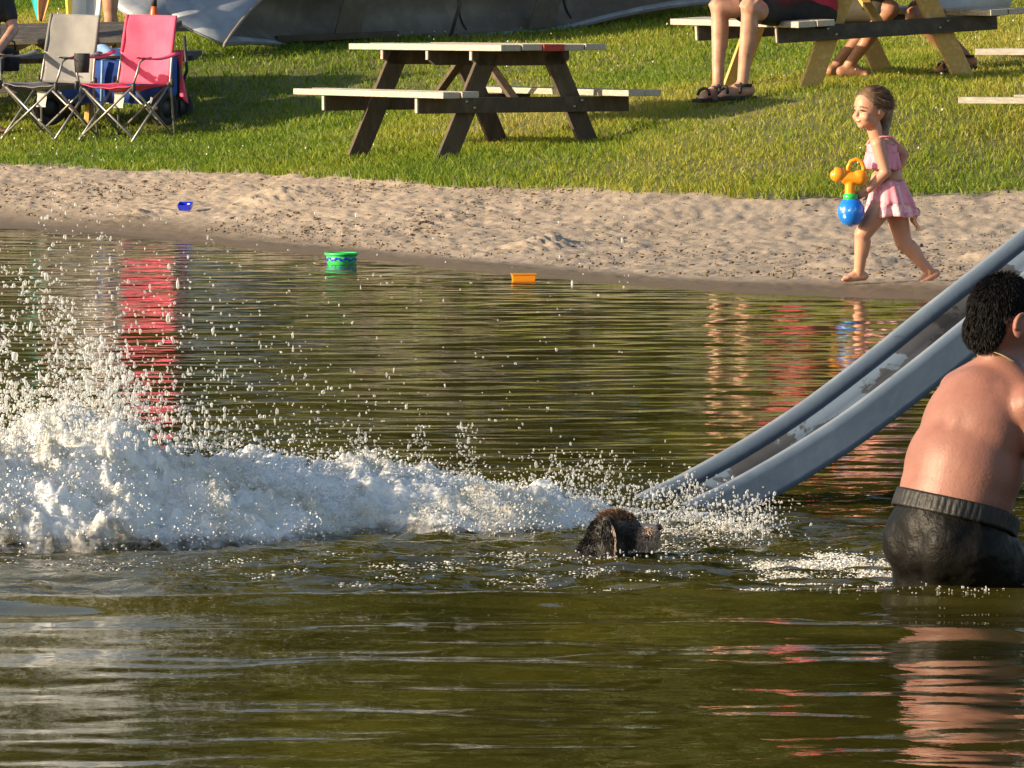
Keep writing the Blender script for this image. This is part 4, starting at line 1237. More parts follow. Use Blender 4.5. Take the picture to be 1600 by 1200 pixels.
def drape(name, top, wd, ht, mt, label, point=0.75, cat='towel', stripe=None):
    o = MB(top).grid(lambda a, c: top + Vector(((a - .5) * wd * (1 - point * c ** 1.6), .03 * math.sin(a * 9 + c * 2) * (1 - .5 * c), -ht * c)), 18, 16).build(name, mt, smooth=True, solid=.006)
    o.location = top
    tag(o, label, cat)
    return o
m, nt, b = newmat('orange towel with a teal border')
sx = N(nt, 'ShaderNodeSeparateXYZ'); tc = N(nt, 'ShaderNodeTexCoord'); nt.links.new(tc.outputs['Object'], sx.inputs[0])
c = ramp(nt, None, [(.0, (.02, .34, .36)), (.36, (.02, .36, .38)), (.40, (.62, .33, .14)), (.72, (.66, .36, .16)), (.76, (.80, .40, .04))])
rnode = c.node; rnode.color_ramp.interpolation = 'CONSTANT'
mr = N(nt, 'ShaderNodeMapRange'); mr.inputs[1].default_value = -.10; mr.inputs[2].default_value = .10; nt.links.new(sx.outputs[0], mr.inputs[0]); nt.links.new(mr.outputs[0], rnode.inputs[0])
nt.links.new(c, b.inputs['Base Color']); b.inputs['Roughness'].default_value = .9
drape('beach_towel', P(63, -40, 49.2), .20, .36, m, 'orange towel with a teal border held up behind the dark table', .8)
m, nt, b = newmat('white towel with a yellow edge')
sx = N(nt, 'ShaderNodeSeparateXYZ'); tc = N(nt, 'ShaderNodeTexCoord'); nt.links.new(tc.outputs['Object'], sx.inputs[0])
c = ramp(nt, None, [(.0, (.80, .60, .08)), (.2, (.72, .70, .66)), (.62, (.45, .47, .50)), (.85, (.70, .68, .64))])
rnode = c.node; rnode.color_ramp.interpolation = 'CONSTANT'
mr = N(nt, 'ShaderNodeMapRange'); mr.inputs[1].default_value = -.14; mr.inputs[2].default_value = .12; nt.links.new(sx.outputs[0], mr.inputs[0]); nt.links.new(mr.outputs[0], rnode.inputs[0])
nt.links.new(c, b.inputs['Base Color']); b.inputs['Roughness'].default_value = .9
drape('beach_towel', P(130, -50, 49.3), .30, .40, m, 'white towel with a yellow edge hanging behind the grey chair', .15)

# ================================================================== hair strands and fur as thin tapering slivers
def strands(roots, dirs, ln, wd, seed=1, bend=.3, grav=.2):
    """roots (n,3), dirs (n,3) -> 2-segment tapering slivers"""
    g = np.random.default_rng(seed)
    n = len(roots)
    d = dirs + g.normal(0, bend, (n, 3)); d /= np.linalg.norm(d, axis=1)[:, None]
    s = np.cross(d, g.normal(0, 1, (n, 3))); s /= np.linalg.norm(s, axis=1)[:, None]
    L = (ln * g.uniform(.55, 1.15, n))[:, None]
    d2 = d + np.array([0, 0, -grav]) + g.normal(0, bend * .5, (n, 3)); d2 /= np.linalg.norm(d2, axis=1)[:, None]
    a = roots - s * wd; b_ = roots + s * wd
    c = roots + d * L * .5 + s * wd * .8; e = roots + d * L * .5 - s * wd * .8
    tip = roots + d * L * .5 + d2 * L * .5
    vv = np.stack([a, b_, c, e, tip], 1).reshape(-1, 3)
    b0 = np.arange(n)[:, None] * 5
    return vv, np.concatenate([b0 + np.array([[0, 1, 2]]), b0 + np.array([[0, 2, 3]]), b0 + np.array([[3, 2, 4]])])

def ell_surface(c, rad, ax, n, seed, zmin=-1.0, fmin=-2.0, cond=None):
    g = np.random.default_rng(seed)
    u = g.normal(0, 1, (n * 3, 3)); u /= np.linalg.norm(u, axis=1)[:, None]
    if cond is not None: u = u[cond(u)]
    u = u[:n]
    A = np.array([tuple(x) for x in ax])
    pts = np.array(tuple(c)) + (u * np.array(rad)) @ A
    nr = (u / np.array(rad)) @ A; nr /= np.linalg.norm(nr, axis=1)[:, None]
    return pts, nr, u

# ================================================================== the boy in the water
def boy():
    d = 15.30
    f = Vector((math.cos(R(38)), math.sin(R(38)), 0)); rv = f.cross(UP)
    wl = G(1490, 930)
    org = Vector((P(1490, 930, d).x, d, 0))
    t = thing('person', 'shirtless boy in wet black trunks wading with his back turned', 'person', org)
    mb = MB(org)
    def B(px, py, dd=0): return P(px, py, d + dd)
    pel = B(1482, 842, .02)
    lum = B(1490, 770, .02)
    rib = B(1524, 672, .05)
    che = B(1550, 614, .08)
    nk = B(1562, 572, .10)
    hd = B(1568, 495, .11)
    tilt = (nk - pel).normalized(); fw = (f - tilt * f.dot(tilt)).normalized(); rr = fw.cross(tilt)
    A3 = (rr, fw, tilt)
    mb.ell(pel, (.142, .125, .12), A3)
    mb.ell(lum + fw * .012, (.148, .134, .14), A3)
    mb.ell(lum.lerp(rib, .40) + fw * .006, (.154, .137, .16), A3)
    mb.ell(rib, (.150, .116, .16), A3)
    mb.ell(che - tilt * .03, (.150, .094, .10), A3)
    for sg in (-1, 1):
        mb.ell(che + rr * .075 * sg - fw * .046 - tilt * .055, (.060, .040, .085), A3)       # shoulder blade
        mb.ell(pel + rr * .062 * sg - fw * .030 - tilt * .02, (.066, .062, .075), A3)
        mb.cap(nk - tilt * .015, che + rr * .115 * sg - tilt * .005, .056, .052)
    for sg in (-1, 1): mb.cap(lum - fw * .082 + rr * .036 * sg + tilt * .07, rib - fw * .084 + rr * .036 * sg, .033, .032); mb.cap(rib - fw * .084 + rr * .036 * sg, che - fw * .064 + rr * .036 * sg, .032, .028)
    mb.cap(che, nk + tilt * .04 + fw * .02, .062, .052)
    mb.cap(nk, hd - UP * .03, .054, .052)
    hf = (f * 1.0 - UP * .22).normalized(); hu = (UP - hf * UP.dot(hf)).normalized(); hr = hf.cross(hu)
    H3 = (hr, hf, hu)
    mb.ell(hd, (.076, .092, .098), H3); mb.ell(hd + hf * .038 - hu * .052, (.056, .055, .055), H3); mb.ell(hd + hf * .092 - hu * .02, (.012, .018, .018), H3)
    mb.ell(hd + hf * .075 - hu * .062, (.03, .02, .014), H3)
    # arms: right one reaches forward, left one hangs forward
    s0 = che + rr * .150 - tilt * .018
    el = s0 + (f * .30 + rv * .12 - UP * .95).normalized() * .20
    wr = el + (f * .85 - UP * .35 + rv * .1).normalized() * .19
    mb.ell(s0, (.056, .056, .058), A3)
    mb.cap(s0, el, .052, .041); mb.cap(el, wr, .040, .027); hand(mb, wr, f - UP * .3, -UP, .135, .5, 1)
    s1 = che - rr * .122 - tilt * .03 + fw * .03
    el1 = s1 + (f * .75 - UP * .65).normalized() * .20; wr1 = el1 + (f * .9 - UP * .3 + rv * .2).normalized() * .18
    mb.cap(s1, el1, .05, .041); mb.cap(el1, wr1, .040, .027); hand(mb, wr1, f - UP * .3, -UP, .135, .5, -1)
    # legs to the pond bed
    bed = gz(org.x, org.y)
    hl, hr_ = pel - rr * .075 - UP * .02, pel + rr * .075 - UP * .02
    kl = Vector((hl.x, hl.y, 0)) + f * .03; kl.z = -.22
    al = Vector((kl.x, kl.y, bed + .085)) - f * .06
    kr = hr_ + f * .26 - UP * .17; ar = kr - UP * .30 - f * .02; ar.z = bed + .16
    for (a, b_, c) in ((hl, kl, al), (hr_, kr, ar)):
        mb.cap(a, b_, .082, .058); mb.cap(b_, c, .052, .036); foot(mb, c, f, .20, .038)
    mb.build('body', M['skin_boy'], t, voxel=.0065, sm_it=15)
    # ear on the near side and the far one
    for sg in (1, -1):
        c = hd + hr * (.078 if sg > 0 else .066) * sg - hu * .022 - hf * .014
        e_ = MB(org)
        e_.ell(c + hr * .008 * sg - hf * .006, (.010, .020, .031), (( hr * sg + hf * -.45).normalized(), (hf + hr * .45 * sg).normalized(), hu), 14, 10)
        e_.tube([c + hr * .014 * sg + (hf * math.cos(q) * .018 + hu * math.sin(q) * .028) - hf * .008 for q in [R(-30 + 30 * i) for i in range(9)]], .0055, 8)
        e_.build('ear', M['skin_boy'], t, smooth=True, voxel=.003, sm_it=3)
    # hair cap with cropped strands
    hb = MB(org)
    hc, hrad = hd + hu * .014 - hf * .008, (.075, .086, .088)
    hb.ell(hc, hrad, H3, 28, 18)
    hb.ell(hd - hf * .052 - hu * .040, (.062, .042, .050), H3)
    hobj = hb.build('hair', M['hair_black'], t, voxel=.005, sm_it=4)
    pts, nr, u = ell_surface(hc, hrad, H3, 9000, 5, cond=lambda u: (u[:, 2] > -.10) | ((u[:, 1] < -.32) & (u[:, 2] > -.80)))
    dn = -np.array(tuple(hu)); dirs = dn - nr * (nr @ dn)[:, None] + nr * .30 + (u[:, :1] * np.array(tuple(hr)) + (u[:, 1:2] + .25) * np.array(tuple(hf))) * .35
    vv, ff = strands(pts - nr * .002, dirs, .019, .0011, 6, .09, .4)
    link('hair_strands', mesh_np('hair_strands', vv - np.array(tuple(org)), ff), M['hair_black'], hobj)
    c2 = hd - hf * .052 - hu * .034
    pts, nr, u = ell_surface(c2, (.064, .045, .058), H3, 4200, 15, cond=lambda u: u[:, 1] < .2)
    vv, ff = strands(pts - nr * .002, nr * .22 + np.array(tuple(hu)) * -.9, .016, .0010, 7, .10, .3)
    link('hair_strands', mesh_np('hair_strands', vv - np.array(tuple(org)), ff), M['hair_black'], hobj)
    for sg in (-1, 1): MB(org).ell(hd + hf * .088 + hr * .030 * sg + hu * .006, (.010, .007, .006), H3, 8, 6).build('eye', M['eye'], t, smooth=True)
    # thin chain at the neck
    MB(org).tube([nk + tilt * .003 + rr * (.066 * math.cos(q)) + fw * (.062 * math.sin(q) + .006) - tilt * .020 * math.sin(q) for q in [2 * math.pi * i / 28 for i in range(28)]], .0028, 6, closed=True).build('necklace', mat('gold chain', (.75, .6, .32), (.6, .45, .2), 30, .3, metal=.8), t, smooth=True)
    # trunks
    tr = MB(org)
    tr.ell(pel + tilt * .012, (.152, .140, .105), A3); tr.ell(pel - fw * .066 - tilt * .02, (.06, .060, .09), A3); tr.ell(pel + tilt * .035, (.153, .141, .085), A3)
    for sg in (-1, 1): tr.ell(pel + rr * .060 * sg - fw * .042 - tilt * .018, (.085, .084, .097), A3)
    tr.ell(pel - UP * .10 - fw * .01, (.10, .085, .075), A3); tr.cap(hl, hl.lerp(kl, .85), .092, .088); tr.cap(hr_, hr_.lerp(kr, .85), .100, .096)
    tro = tr.build('swim_trunks', M['wet_black'], t, voxel=.008, sm_it=14)
    tx = bpy.data.textures.new('cloth_folds', 'CLOUDS'); tx.noise_scale = .06; tx.noise_depth = 2
    q = tro.modifiers.new('folds', 'DISPLACE'); q.texture = tx; q.strength = .012; q.mid_level = .5
    # gathered waistband
    wb = MB(org)
    wc = pel + tilt * .062
    def band(a, c):
        an = a * 2 * math.pi
        k = 1 + .006 * math.sin(an * 61) * (.3 + math.sin(c * math.pi)) + .004 * math.sin(an * 17 + 1)
        flare = 1.0 + .015 * (1 - c)
        return wc + rr * (.1575 * k * flare * math.cos(an)) + fw * ((.1455 * k * flare) * math.sin(an) + .000) + tilt * ((c - .5) * .044 + .006 * math.sin(an * 2 + 1))
    wb.grid(band, 280, 8)
    wb.build('waistband', M['band'], t, smooth=True, solid=.006)
    dr = MB(org)
    return t
boy()

# ================================================================== the girl on the shore
def girl():
    d = 31.9
    org = Vector((P(1385, 450, d).x, d, gz(P(1385, 450, d).x, d)))
    zoff = org.z - P(1385, 447, d).z
    def B(px, py, dd=0): return P(px, py, d + dd) + Vector((0, 0, zoff))
    t = thing('person', 'small girl in a pink two-piece walking along the shore with a water toy', 'person', org)
    f = Vector((-.90, -.30, 0)).normalized(); rv = f.cross(UP)          # faces left, a little to the camera
    mb = MB(org)
    A3 = (rv, f, UP)
    pel = B(1389, 316, 0); wst = B(1387, 282); che = B(1378, 242); nk = B(1371, 214); hd = B(1360, 175, -.005)
    mb.ell(pel, (.088, .076, .075), A3); mb.ell(wst, (.084, .073, .07), A3); mb.ell(wst + f * .014 - UP * .01, (.076, .072, .06), A3)
    mb.ell(che, (.088, .066, .085), A3); mb.ell(che + UP * .035, (.092, .052, .045), A3)
    mb.cap(nk - UP * .03, hd - UP * .03, .039, .037)
    hf = Vector((-.80, -.58, -.06)).normalized(); hu = (UP - hf * UP.dot(hf)).normalized(); hr = hf.cross(hu); H3 = (hr, hf, hu)
    mb.ell(hd + hu * .012, (.073, .085, .089), H3)
    mb.ell(hd + hf * .030 - hu * .042, (.060, .056, .054), H3)          # jaw
    mb.ell(hd + hf * .058 - hu * .078, (.026, .022, .018), H3)          # chin
    mb.ell(hd + hf * .088 - hu * .024, (.011, .011, .010), H3)          # nose
    mb.cap(hd + hf * .080 + hu * .004, hd + hf * .086 - hu * .018, .007, .008)
    for sg in (-1, 1):
        mb.ell(hd + hf * .058 - hu * .036 + hr * .033 * sg, (.027, .024, .024), H3)   # cheeks
        mb.ell(hd + hr * .071 * sg - hf * .006 - hu * .012, (.008, .016, .023), H3)
    # near arm (her left) carries the toy
    sgn = -1
    s0 = B(1372, 231, -.085); el = B(1384, 274, -.10); wr = B(1357, 301, -.10)
    mb.ell(s0, (.036, .036, .036)); mb.cap(s0, el, .036, .029); mb.cap(el, wr, .029, .021)
    hdir = (B(1338, 312, -.10) - wr)
    hand(mb, wr, hdir, Vector((-.3, .95, 0)), .098, .55, 1)
    s1 = B(1392, 230, .085); el1 = B(1413, 247, .10); wr1 = B(1400, 276, .09)
    mb.ell(s1, (.034, .034, .034)); mb.cap(s1, el1, .031, .026); mb.cap(el1, wr1, .025, .019)
    hand(mb, wr1, Vector((-.5, 0, -1)), f, .095, .5, 1)
    # legs: front leg straight down, back leg pushing off
    h1, h2 = B(1378, 328, -.045), B(1398, 328, .045)
    k1, a1 = B(1348, 371, -.05), B(1342, 432, -.03)
    k2, a2 = B(1412, 384, .05), B(1452, 429, .06)
    mb.cap(h1, k1, .060, .043); mb.cap(k1, a1, .040, .026); mb.cap(k1.lerp(a1, .2) + Vector((.010, 0, 0)), k1.lerp(a1, .5) + Vector((.008, 0, 0)), .036, .031)
    mb.cap(h2, k2, .060, .043); mb.cap(k2, a2, .040, .026); mb.cap(k2.lerp(a2, .2) + Vector((.008, 0, .008)), k2.lerp(a2, .5) + Vector((.008, 0, .005)), .036, .031)
    a1.z = gz(a1.x, a1.y) + .062
    foot(mb, a1, Vector((-1, -.25, 0)), .135, .027)
    foot(mb, a2, Vector((-.85, -.15, -.38)), .135, .027)
    mb.build('body', M['skin_girl'], t, voxel=.0042, sm_it=4)
    # face
    for sg in (-1, 1):
        e_ = MB(org); e_.ell(hd + hf * .083 + hr * .030 * sg - hu * .002, (.0115, .006, .0040), H3, 10, 6); e_.build('eye', M['eye'], t, smooth=True)
        b_ = MB(org); b_.tube([hd + hf * (.086 - .006 * abs(q)) + hr * (.030 * sg + .015 * q) + hu * (.017 - .003 * q * q) for q in (-1, -.3, .4, 1)], .0026, 6); b_.build('eyebrow', M['hair_brown'], t, smooth=True)
    lp = MB(org)
    lp.tube([hd + hf * (.086 - .016 * q * q) + hr * (.027 * q) + hu * (-.056 + .011 * q * q) for q in (-1, -.6, -.2, .2, .6, 1)], [.0025, .0045, .0055, .0055, .0045, .0025], 8); lp.build('lips', M['lip'], t, smooth=True)
    th = MB(org)
    th.tube([hd + hf * (.0885 - .016 * q * q) + hr * (.020 * q) + hu * (-.0545 + .010 * q * q) for q in (-1, -.4, .4, 1)], .0034, 6); th.build('teeth', M['teeth'], t, smooth=True)
    # hair: swept back into a ponytail
    hb = MB(org)
    hc, hrad = hd + hu * .030 - hf * .011, (.078, .085, .084)
    hb.ell(hc, hrad, H3, 24, 16)
    hb.ell(hd - hf * .068 - hu * .012, (.050, .040, .060), H3)
    tail = [hd - hf * .088 + hu * .02, hd - hf * .100 - hu * .03, hd - hf * .088 - hu * .082, hd - hf * .055 - hu * .120 + hr * -.035, hd - hf * .030 - hu * .150 + hr * -.055]
    for a, c, r0, r1 in zip(tail[:-1], tail[1:], (.030, .036, .032, .024), (.036, .032, .024, .010)): hb.cap(a, c, r0, r1)
    ho = hb.build('hair', M['hair_brown'], t, voxel=.0048, sm_it=4)
    pts, nr, u = ell_surface(hc, hrad, H3, 3600, 25, cond=lambda u: (u[:, 1] < .55) & (u[:, 2] > -.35) | (u[:, 2] > .35))
    dr = np.array(tuple(-hf)) * 1.0 + nr * .18 + np.array(tuple(hu)) * -.35
    vv, ff = strands(pts, dr, .055, .0011, 26, .17, .25)
    link('hair_strands', mesh_np('hair_strands', vv - np.array(tuple(org)), ff), M['hair_brown'], ho)
    MB(org).ell(hd - hf * .080 + hr * -.034 - hu * .004, (.009, .009, .009), H3, 10, 8).build('hair_bead', M['white_bead'], t, smooth=True)
    # ruffled top
    def ring(c0, rx, ry, dz, wav, n, amp, tl=0, c1=None):
        def fn(a, c):
            an = a * 2 * math.pi
            k = 1 + c * amp * math.sin(an * wav) + c * .4 * amp * math.sin(an * wav * .53 + 1)
            cc = Vector(c0) if c1 is None else Vector(c0).lerp(Vector(c1), c)
            gro = 1 + tl * c
            return cc + rv * (rx * k * gro * math.cos(an)) + f * (ry * k * gro * math.sin(an)) - UP * dz * c + UP * .004 * math.sin(an * 5)
        return fn
    tp = MB(org); tp.grid(ring(B(1378, 231), .094, .068, .062, 1, 60, .0, .02), 60, 6)
    tp.build('bikini_top', M['pink_cloth'], t, smooth=True, solid=.006)
    rf = MB(org); rf.grid(ring(B(1378, 243), .100, .076, .082, 15, 90, .07, .16), 120, 8)
    rf.build('ruffle', M['pink_cloth'], t, smooth=True, solid=.005)
    for sg in (-1, 1):
        MB(org).tube([B(1378, 233) + rv * .055 * sg + f * .062, B(1378, 219) + rv * .058 * sg + f * .03, B(1380, 218) + rv * .056 * sg - f * .02, B(1382, 233) + rv * .055 * sg - f * .062], .006, 6).build('shoulder_strap', M['pink_cloth'], t, smooth=True)
    sk = MB(org); sk.grid(ring(B(1388, 289), .090, .080, .0, 11, 120, .10, .56, B(1394, 343)), 140, 12)
    sk.build('skirt', M['pink_print'], t, smooth=True, solid=.005)
    sk = MB(org); sk.grid(ring(B(1388, 287), .088, .078, .0, 13, 120, .06, .42, B(1393, 324)), 140, 8)
    sk.build('skirt_layer', M['pink_cloth'], t, smooth=True, solid=.004)
    fr = MB(org)
    p0 = B(1428, 330, .02)
    fr.grid(lambda a, c: p0 + Vector((.012 * c + (a - .5) * .045 * (1 - .7 * c) + .010 * math.sin(c * 9), .012 * math.sin(a * 9), -.115 * c)), 10, 10)
    fr.build('fringe', M['peach'], t, smooth=True, solid=.005)
    MB(org).grid(lambda a, c: B(1391, 310, 0) + rv * (.088 * math.cos(a * 6.283)) + f * (.080 * math.sin(a * 6.283)) - UP * .055 * c, 30, 4).build('briefs', M['pink_cloth'], t, smooth=True, solid=.005)

    # the toy she carries
    td = -.115
    g0 = B(1330, 314, td)
    toy = thing('water_toy', 'orange toy water pump with a green collar and round blue tank', 'toy', g0)
    def T(px, py, dd=0): return B(px, py, td + dd)
    MB(g0).ell(T(1330, 336), (.068, .068, .075), None, 26, 18).build('tank', M['blue_ball'], toy, smooth=True)
    MB(g0).lathe([(0, -.012), (.030, -.012), (.036, -.006), (.037, .014), (.030, .024), (0, .026)], T(1329, 315), 22).build('collar', M['green_pl'], toy, smooth=True)
    og = MB(g0)
    og.cap(T(1328, 312), T(1329, 290), .026, .028); og.cap(T(1320, 283), T(1345, 285), .031, .033); og.ell(T(1344, 281), (.040, .034, .034))
    og.cap(T(1306, 279), T(1324, 283), .030, .024)
    og.build('pump_body', M['orange_pl'], toy, voxel=.004, sm_it=4)
    MB(g0).lathe([(0, -.034), (.026, -.034), (.034, -.026), (.037, .0), (.034, .018), (.026, .024), (0, .024)], T(1309, 278), 20, Matrix.Rotation(R(-78), 3, 'Y')).build('nozzle_cap', M['orange_pl'], toy, smooth=True)
    MB(g0).tube([T(1326, 278), T(1325, 267), T(1329, 258), T(1337, 254), T(1346, 257), T(1350, 268), T(1348, 280)], .0105, 10).build('handle', M['orange_pl'], toy, smooth=True)
girl()

# ================================================================== the swimming dog
def dog():
    d = 16.2
    org = G(950, 878); org.y = d; org.x = P(950, 878, d).x
    t = thing('dog', 'shaggy dark dog swimming with only its head above the water', 'dog', org)
    def B(px, py, dd=0): return P(px, py, d + dd)
    f = Vector((.985, -.17, 0)).normalized(); rv = f.cross(UP); A3 = (rv, f, UP)
    mb = MB(org)
    sk = B(962, 828)
    mb.ell(sk, (.046, .056, .050), A3); mb.ell(B(950, 836), (.046, .050, .050), A3)
    mb.cap(B(978, 835), B(1016, 832), .034, .022); mb.cap(B(1000, 842), B(1018, 841), .022, .017); mb.ell(B(985, 820), (.030, .020, .020), A3)
    mb.cap(B(955, 848), B(925, 900), .050, .062); mb.cap(B(925, 900), B(850, 945), .075, .085); mb.cap(B(850, 945), B(700, 965), .10, .085)
    # trunk and paddling legs under water
    for (px, sg) in ((870, 1), (875, -1), (715, 1), (710, -1)):
        a = B(px, 965) + rv * .055 * sg
        k = a + f * (.05 if px > 800 else .06) - UP * .12; c = k + f * (.05 if px > 800 else -.06) - UP * .11; e = c + f * .03 - UP * .06
        mb.cap(a, k, .042, .028); mb.cap(k, c, .026, .017); mb.cap(c, e, .017, .015); mb.cap(e, e + f * .04, .018, .015)
    mb.cap(B(700, 962), B(610, 955), .028, .012)
    body = mb.build('body', M['fur_dark'], t, voxel=.006, sm_it=4)
    mz = MB(org); mz.cap(B(982, 834), B(1019, 830), .031, .0195); mz.cap(B(1000, 842), B(1018, 842), .022, .016); mz.ell(B(1008, 826), (.020, .028, .014), A3)
    mz.build('muzzle', M['fur_tan'], t, voxel=.004, sm_it=5)
    MB(org).ell(B(1029, 824), (.012, .010, .009), A3, 12, 8).build('nose', M['eye'], t, smooth=True)
    for sg in (1, -1):
        MB(org).ell(B(988, 824) + rv * .030 * sg, (.006, .007, .006), A3, 10, 8).build('eye', M['eye'], t, smooth=True)
        b0 = B(952, 810) + rv * .042 * sg
        er = MB(org)
        er.cap(b0, b0 + rv * .012 * sg - UP * .035 + f * .006, .012, .019, 14, 4, .45, rv); er.cap(b0 + rv * .012 * sg - UP * .035 + f * .006, b0 + rv * .012 * sg - UP * .074 + f * .016, .019, .011, 14, 4, .40, rv)
        eo = er.build('ear', M['fur_dark'], t, voxel=.0035, sm_it=3)
        g = np.random.default_rng(40 + sg)
        n = 900
        a, c = g.uniform(0, 1, n), g.uniform(0, 1, n)
        F3, R3, U3 = np.array(tuple(f)), np.array(tuple(rv)), np.array([0, 0, 1.])
        wdt_ = .016 + .022 * np.sin(np.clip(c * 1.15, 0, 1) * 3.0)
        pts = np.array(tuple(b0)) + F3 * ((a - .5) * wdt_ + .016 * c)[:, None] + R3 * (sg * (.006 + .016 * np.sin(c * 2.6)))[:, None] - U3 * (.080 * c)[:, None]
        vv, ff = strands(pts, np.tile(R3 * sg * .2 - U3 + F3 * .05, (n, 1)), .018, .0010, 44 + sg, .18, .3)
        me = mesh_np('ear_fur', vv - np.array(tuple(org)), ff)
        link('ear_fur', me, M['fur_dark'], eo)
        n = 260
        c = g.uniform(.15, 1, n)
        pts = np.array(tuple(b0)) + F3 * (.5 * (.016 + .022 * np.sin(np.clip(c * 1.15, 0, 1) * 3.0)) + .016 * c)[:, None] + R3 * (sg * (.010 + .014 * np.sin(c * 2.6)))[:, None] - U3 * (.080 * c)[:, None]
        vv, ff = strands(pts, np.tile(R3 * sg * .15 - U3, (n, 1)), .018, .0012, 48 + sg, .12, .3)
        link('ear_edge_fur', mesh_np('ear_edge_fur', vv - np.array(tuple(org)), ff), M['fur_tan'], eo)
    # coat
    def coat(name, c, rad, n, ln, mt, dr, cond, seed, bend=.35):
        pts, nr, u = ell_surface(c, rad, A3, n, seed, cond=cond)
        vv, ff = strands(pts - nr * .002, nr * .6 + np.array(dr), ln, .0011, seed, bend, .35)
        link(name, mesh_np(name, vv - np.array(tuple(org)), ff), mt, body)
    coat('fur', sk, (.045, .055, .048), 2200, .015, M['fur_brown'], (-.5, 0, .25), lambda u: u[:, 2] > .55, 31, .25)
    coat('fur', sk, (.046, .054, .048), 2600, .011, M['fur_dark'], (-.35, 0, -.6), lambda u: u[:, 2] < .45, 32)
    coat('fur', B(945, 842), (.045, .048, .054), 3800, .012, M['fur_dark'], (-.3, 0, -.7), None, 33)
    coat('fur', B(930, 868), (.050, .048, .050), 3000, .012, M['fur_dark'], (-.45, 0, -.6), None, 34, .25)
    coat('muzzle_fur', B(1003, 835), (.031, .046, .029), 2600, .007, M['fur_tan'], (.2, 0, -.55), lambda u: (u[:, 1] > -.7) & (u[:, 2] < .75), 35)
    coat('cheek_fur', B(984, 835), (.036, .022, .036), 1100, .014, M['fur_dark'], (-.2, 0, -.6), None, 38, .3)
    coat('beard', B(1008, 846), (.022, .034, .018), 1000, .016, M['fur_tan'], (.15, 0, -.7), lambda u: u[:, 2] < .3, 36)
    coat('brow_fur', B(982, 815), (.028, .018, .014), 700, .014, M['fur_brown'], (.4, 0, .15), None, 37)
dog()

# ================================================================== the splash
def foam_mat(name, base, murky, transl=.25, cover=False):
    m, nt, b = newmat(name)
    vec = coords(nt)
    c = ramp(nt, noise(nt, vec, 4.5, 6, .65, .5), [(.34, murky), (.56, base), (.8, tuple(min(.92, x * 1.04) for x in base))])
    nt.links.new(c, b.inputs['Base Color'])
    b.inputs['Roughness'].default_value = .22
    b.inputs['IOR'].default_value = 1.33
    bp = N(nt, 'ShaderNodeBump'); bp.inputs['Strength'].default_value = .6; bp.inputs['Distance'].default_value = .012
    nt.links.new(noise(nt, vec, 70, 5, .7), bp.inputs['Height']); nt.links.new(bp.outputs[0], b.inputs['Normal'])
    tr = N(nt, 'ShaderNodeBsdfTranslucent'); mxs = N(nt, 'ShaderNodeMixShader'); mxs.inputs[0].default_value = transl
    nt.links.new(c, tr.inputs[0]); nt.links.new(b.outputs[0], mxs.inputs[1]); nt.links.new(tr.outputs[0], mxs.inputs[2])
    out = mxs.outputs[0]
    if cover:
        b.inputs['Subsurface Weight'].default_value = .5; b.inputs['Subsurface Radius'].default_value = (1, 1, 1); b.inputs['Subsurface Scale'].default_value = .03
        ca = N(nt, 'ShaderNodeAttribute'); ca.attribute_name = 'cover'
        ad = N(nt, 'ShaderNodeMath', operation='MULTIPLY_ADD'); nt.links.new(ca.outputs['Fac'], ad.inputs[0]); ad.inputs[1].default_value = 1.1
        nt.links.new(noise(nt, vec, 16, 6, .7), ad.inputs[2])
        al = ramp(nt, ad.outputs[0], [(.42, 0.), (.95, 1.)])
        tpn = N(nt, 'ShaderNodeBsdfTransparent'); mc = N(nt, 'ShaderNodeMixShader')
        nt.links.new(al, mc.inputs[0]); nt.links.new(tpn.outputs[0], mc.inputs[1]); nt.links.new(out, mc.inputs[2])
        out = mc.outputs[0]
    nt.links.new(out, nt.nodes['Material Output'].inputs[0])
    return m
M['foam_heap'] = foam_mat('white water foam heap', (.90, .90, .88), (.62, .58, .46), .12, True)
M['foam'] = foam_mat('white water foam', (.90, .90, .88), (.62, .58, .46), .12)
# clear drops
m, nt, b = newmat('water drops')
b.inputs['Base Color'].default_value = (.86, .87, .86, 1); b.inputs['Roughness'].default_value = .08; b.inputs['IOR'].default_value = 1.33
tp = N(nt, 'ShaderNodeBsdfTransparent'); tp.inputs[0].default_value = (.95, .95, .93, 1)
tr = N(nt, 'ShaderNodeBsdfTranslucent'); tr.inputs[0].default_value = (.86, .86, .84, 1)
lw = N(nt, 'ShaderNodeLayerWeight'); lw.inputs[0].default_value = .45
m1 = N(nt, 'ShaderNodeMixShader'); m1.inputs[0].default_value = .45
nt.links.new(b.outputs[0], m1.inputs[1]); nt.links.new(tr.outputs[0], m1.inputs[2])
m2 = N(nt, 'ShaderNodeMixShader'); fac = ramp(nt, lw.outputs['Facing'], [(.0, .28), (.7, 1.0)])
nt.links.new(fac, m2.inputs[0]); nt.links.new(tp.outputs[0], m2.inputs[1]); nt.links.new(m1.outputs[0], m2.inputs[2])
nt.links.new(m2.outputs[0], nt.nodes['Material Output'].inputs[0])
M['drop'] = m

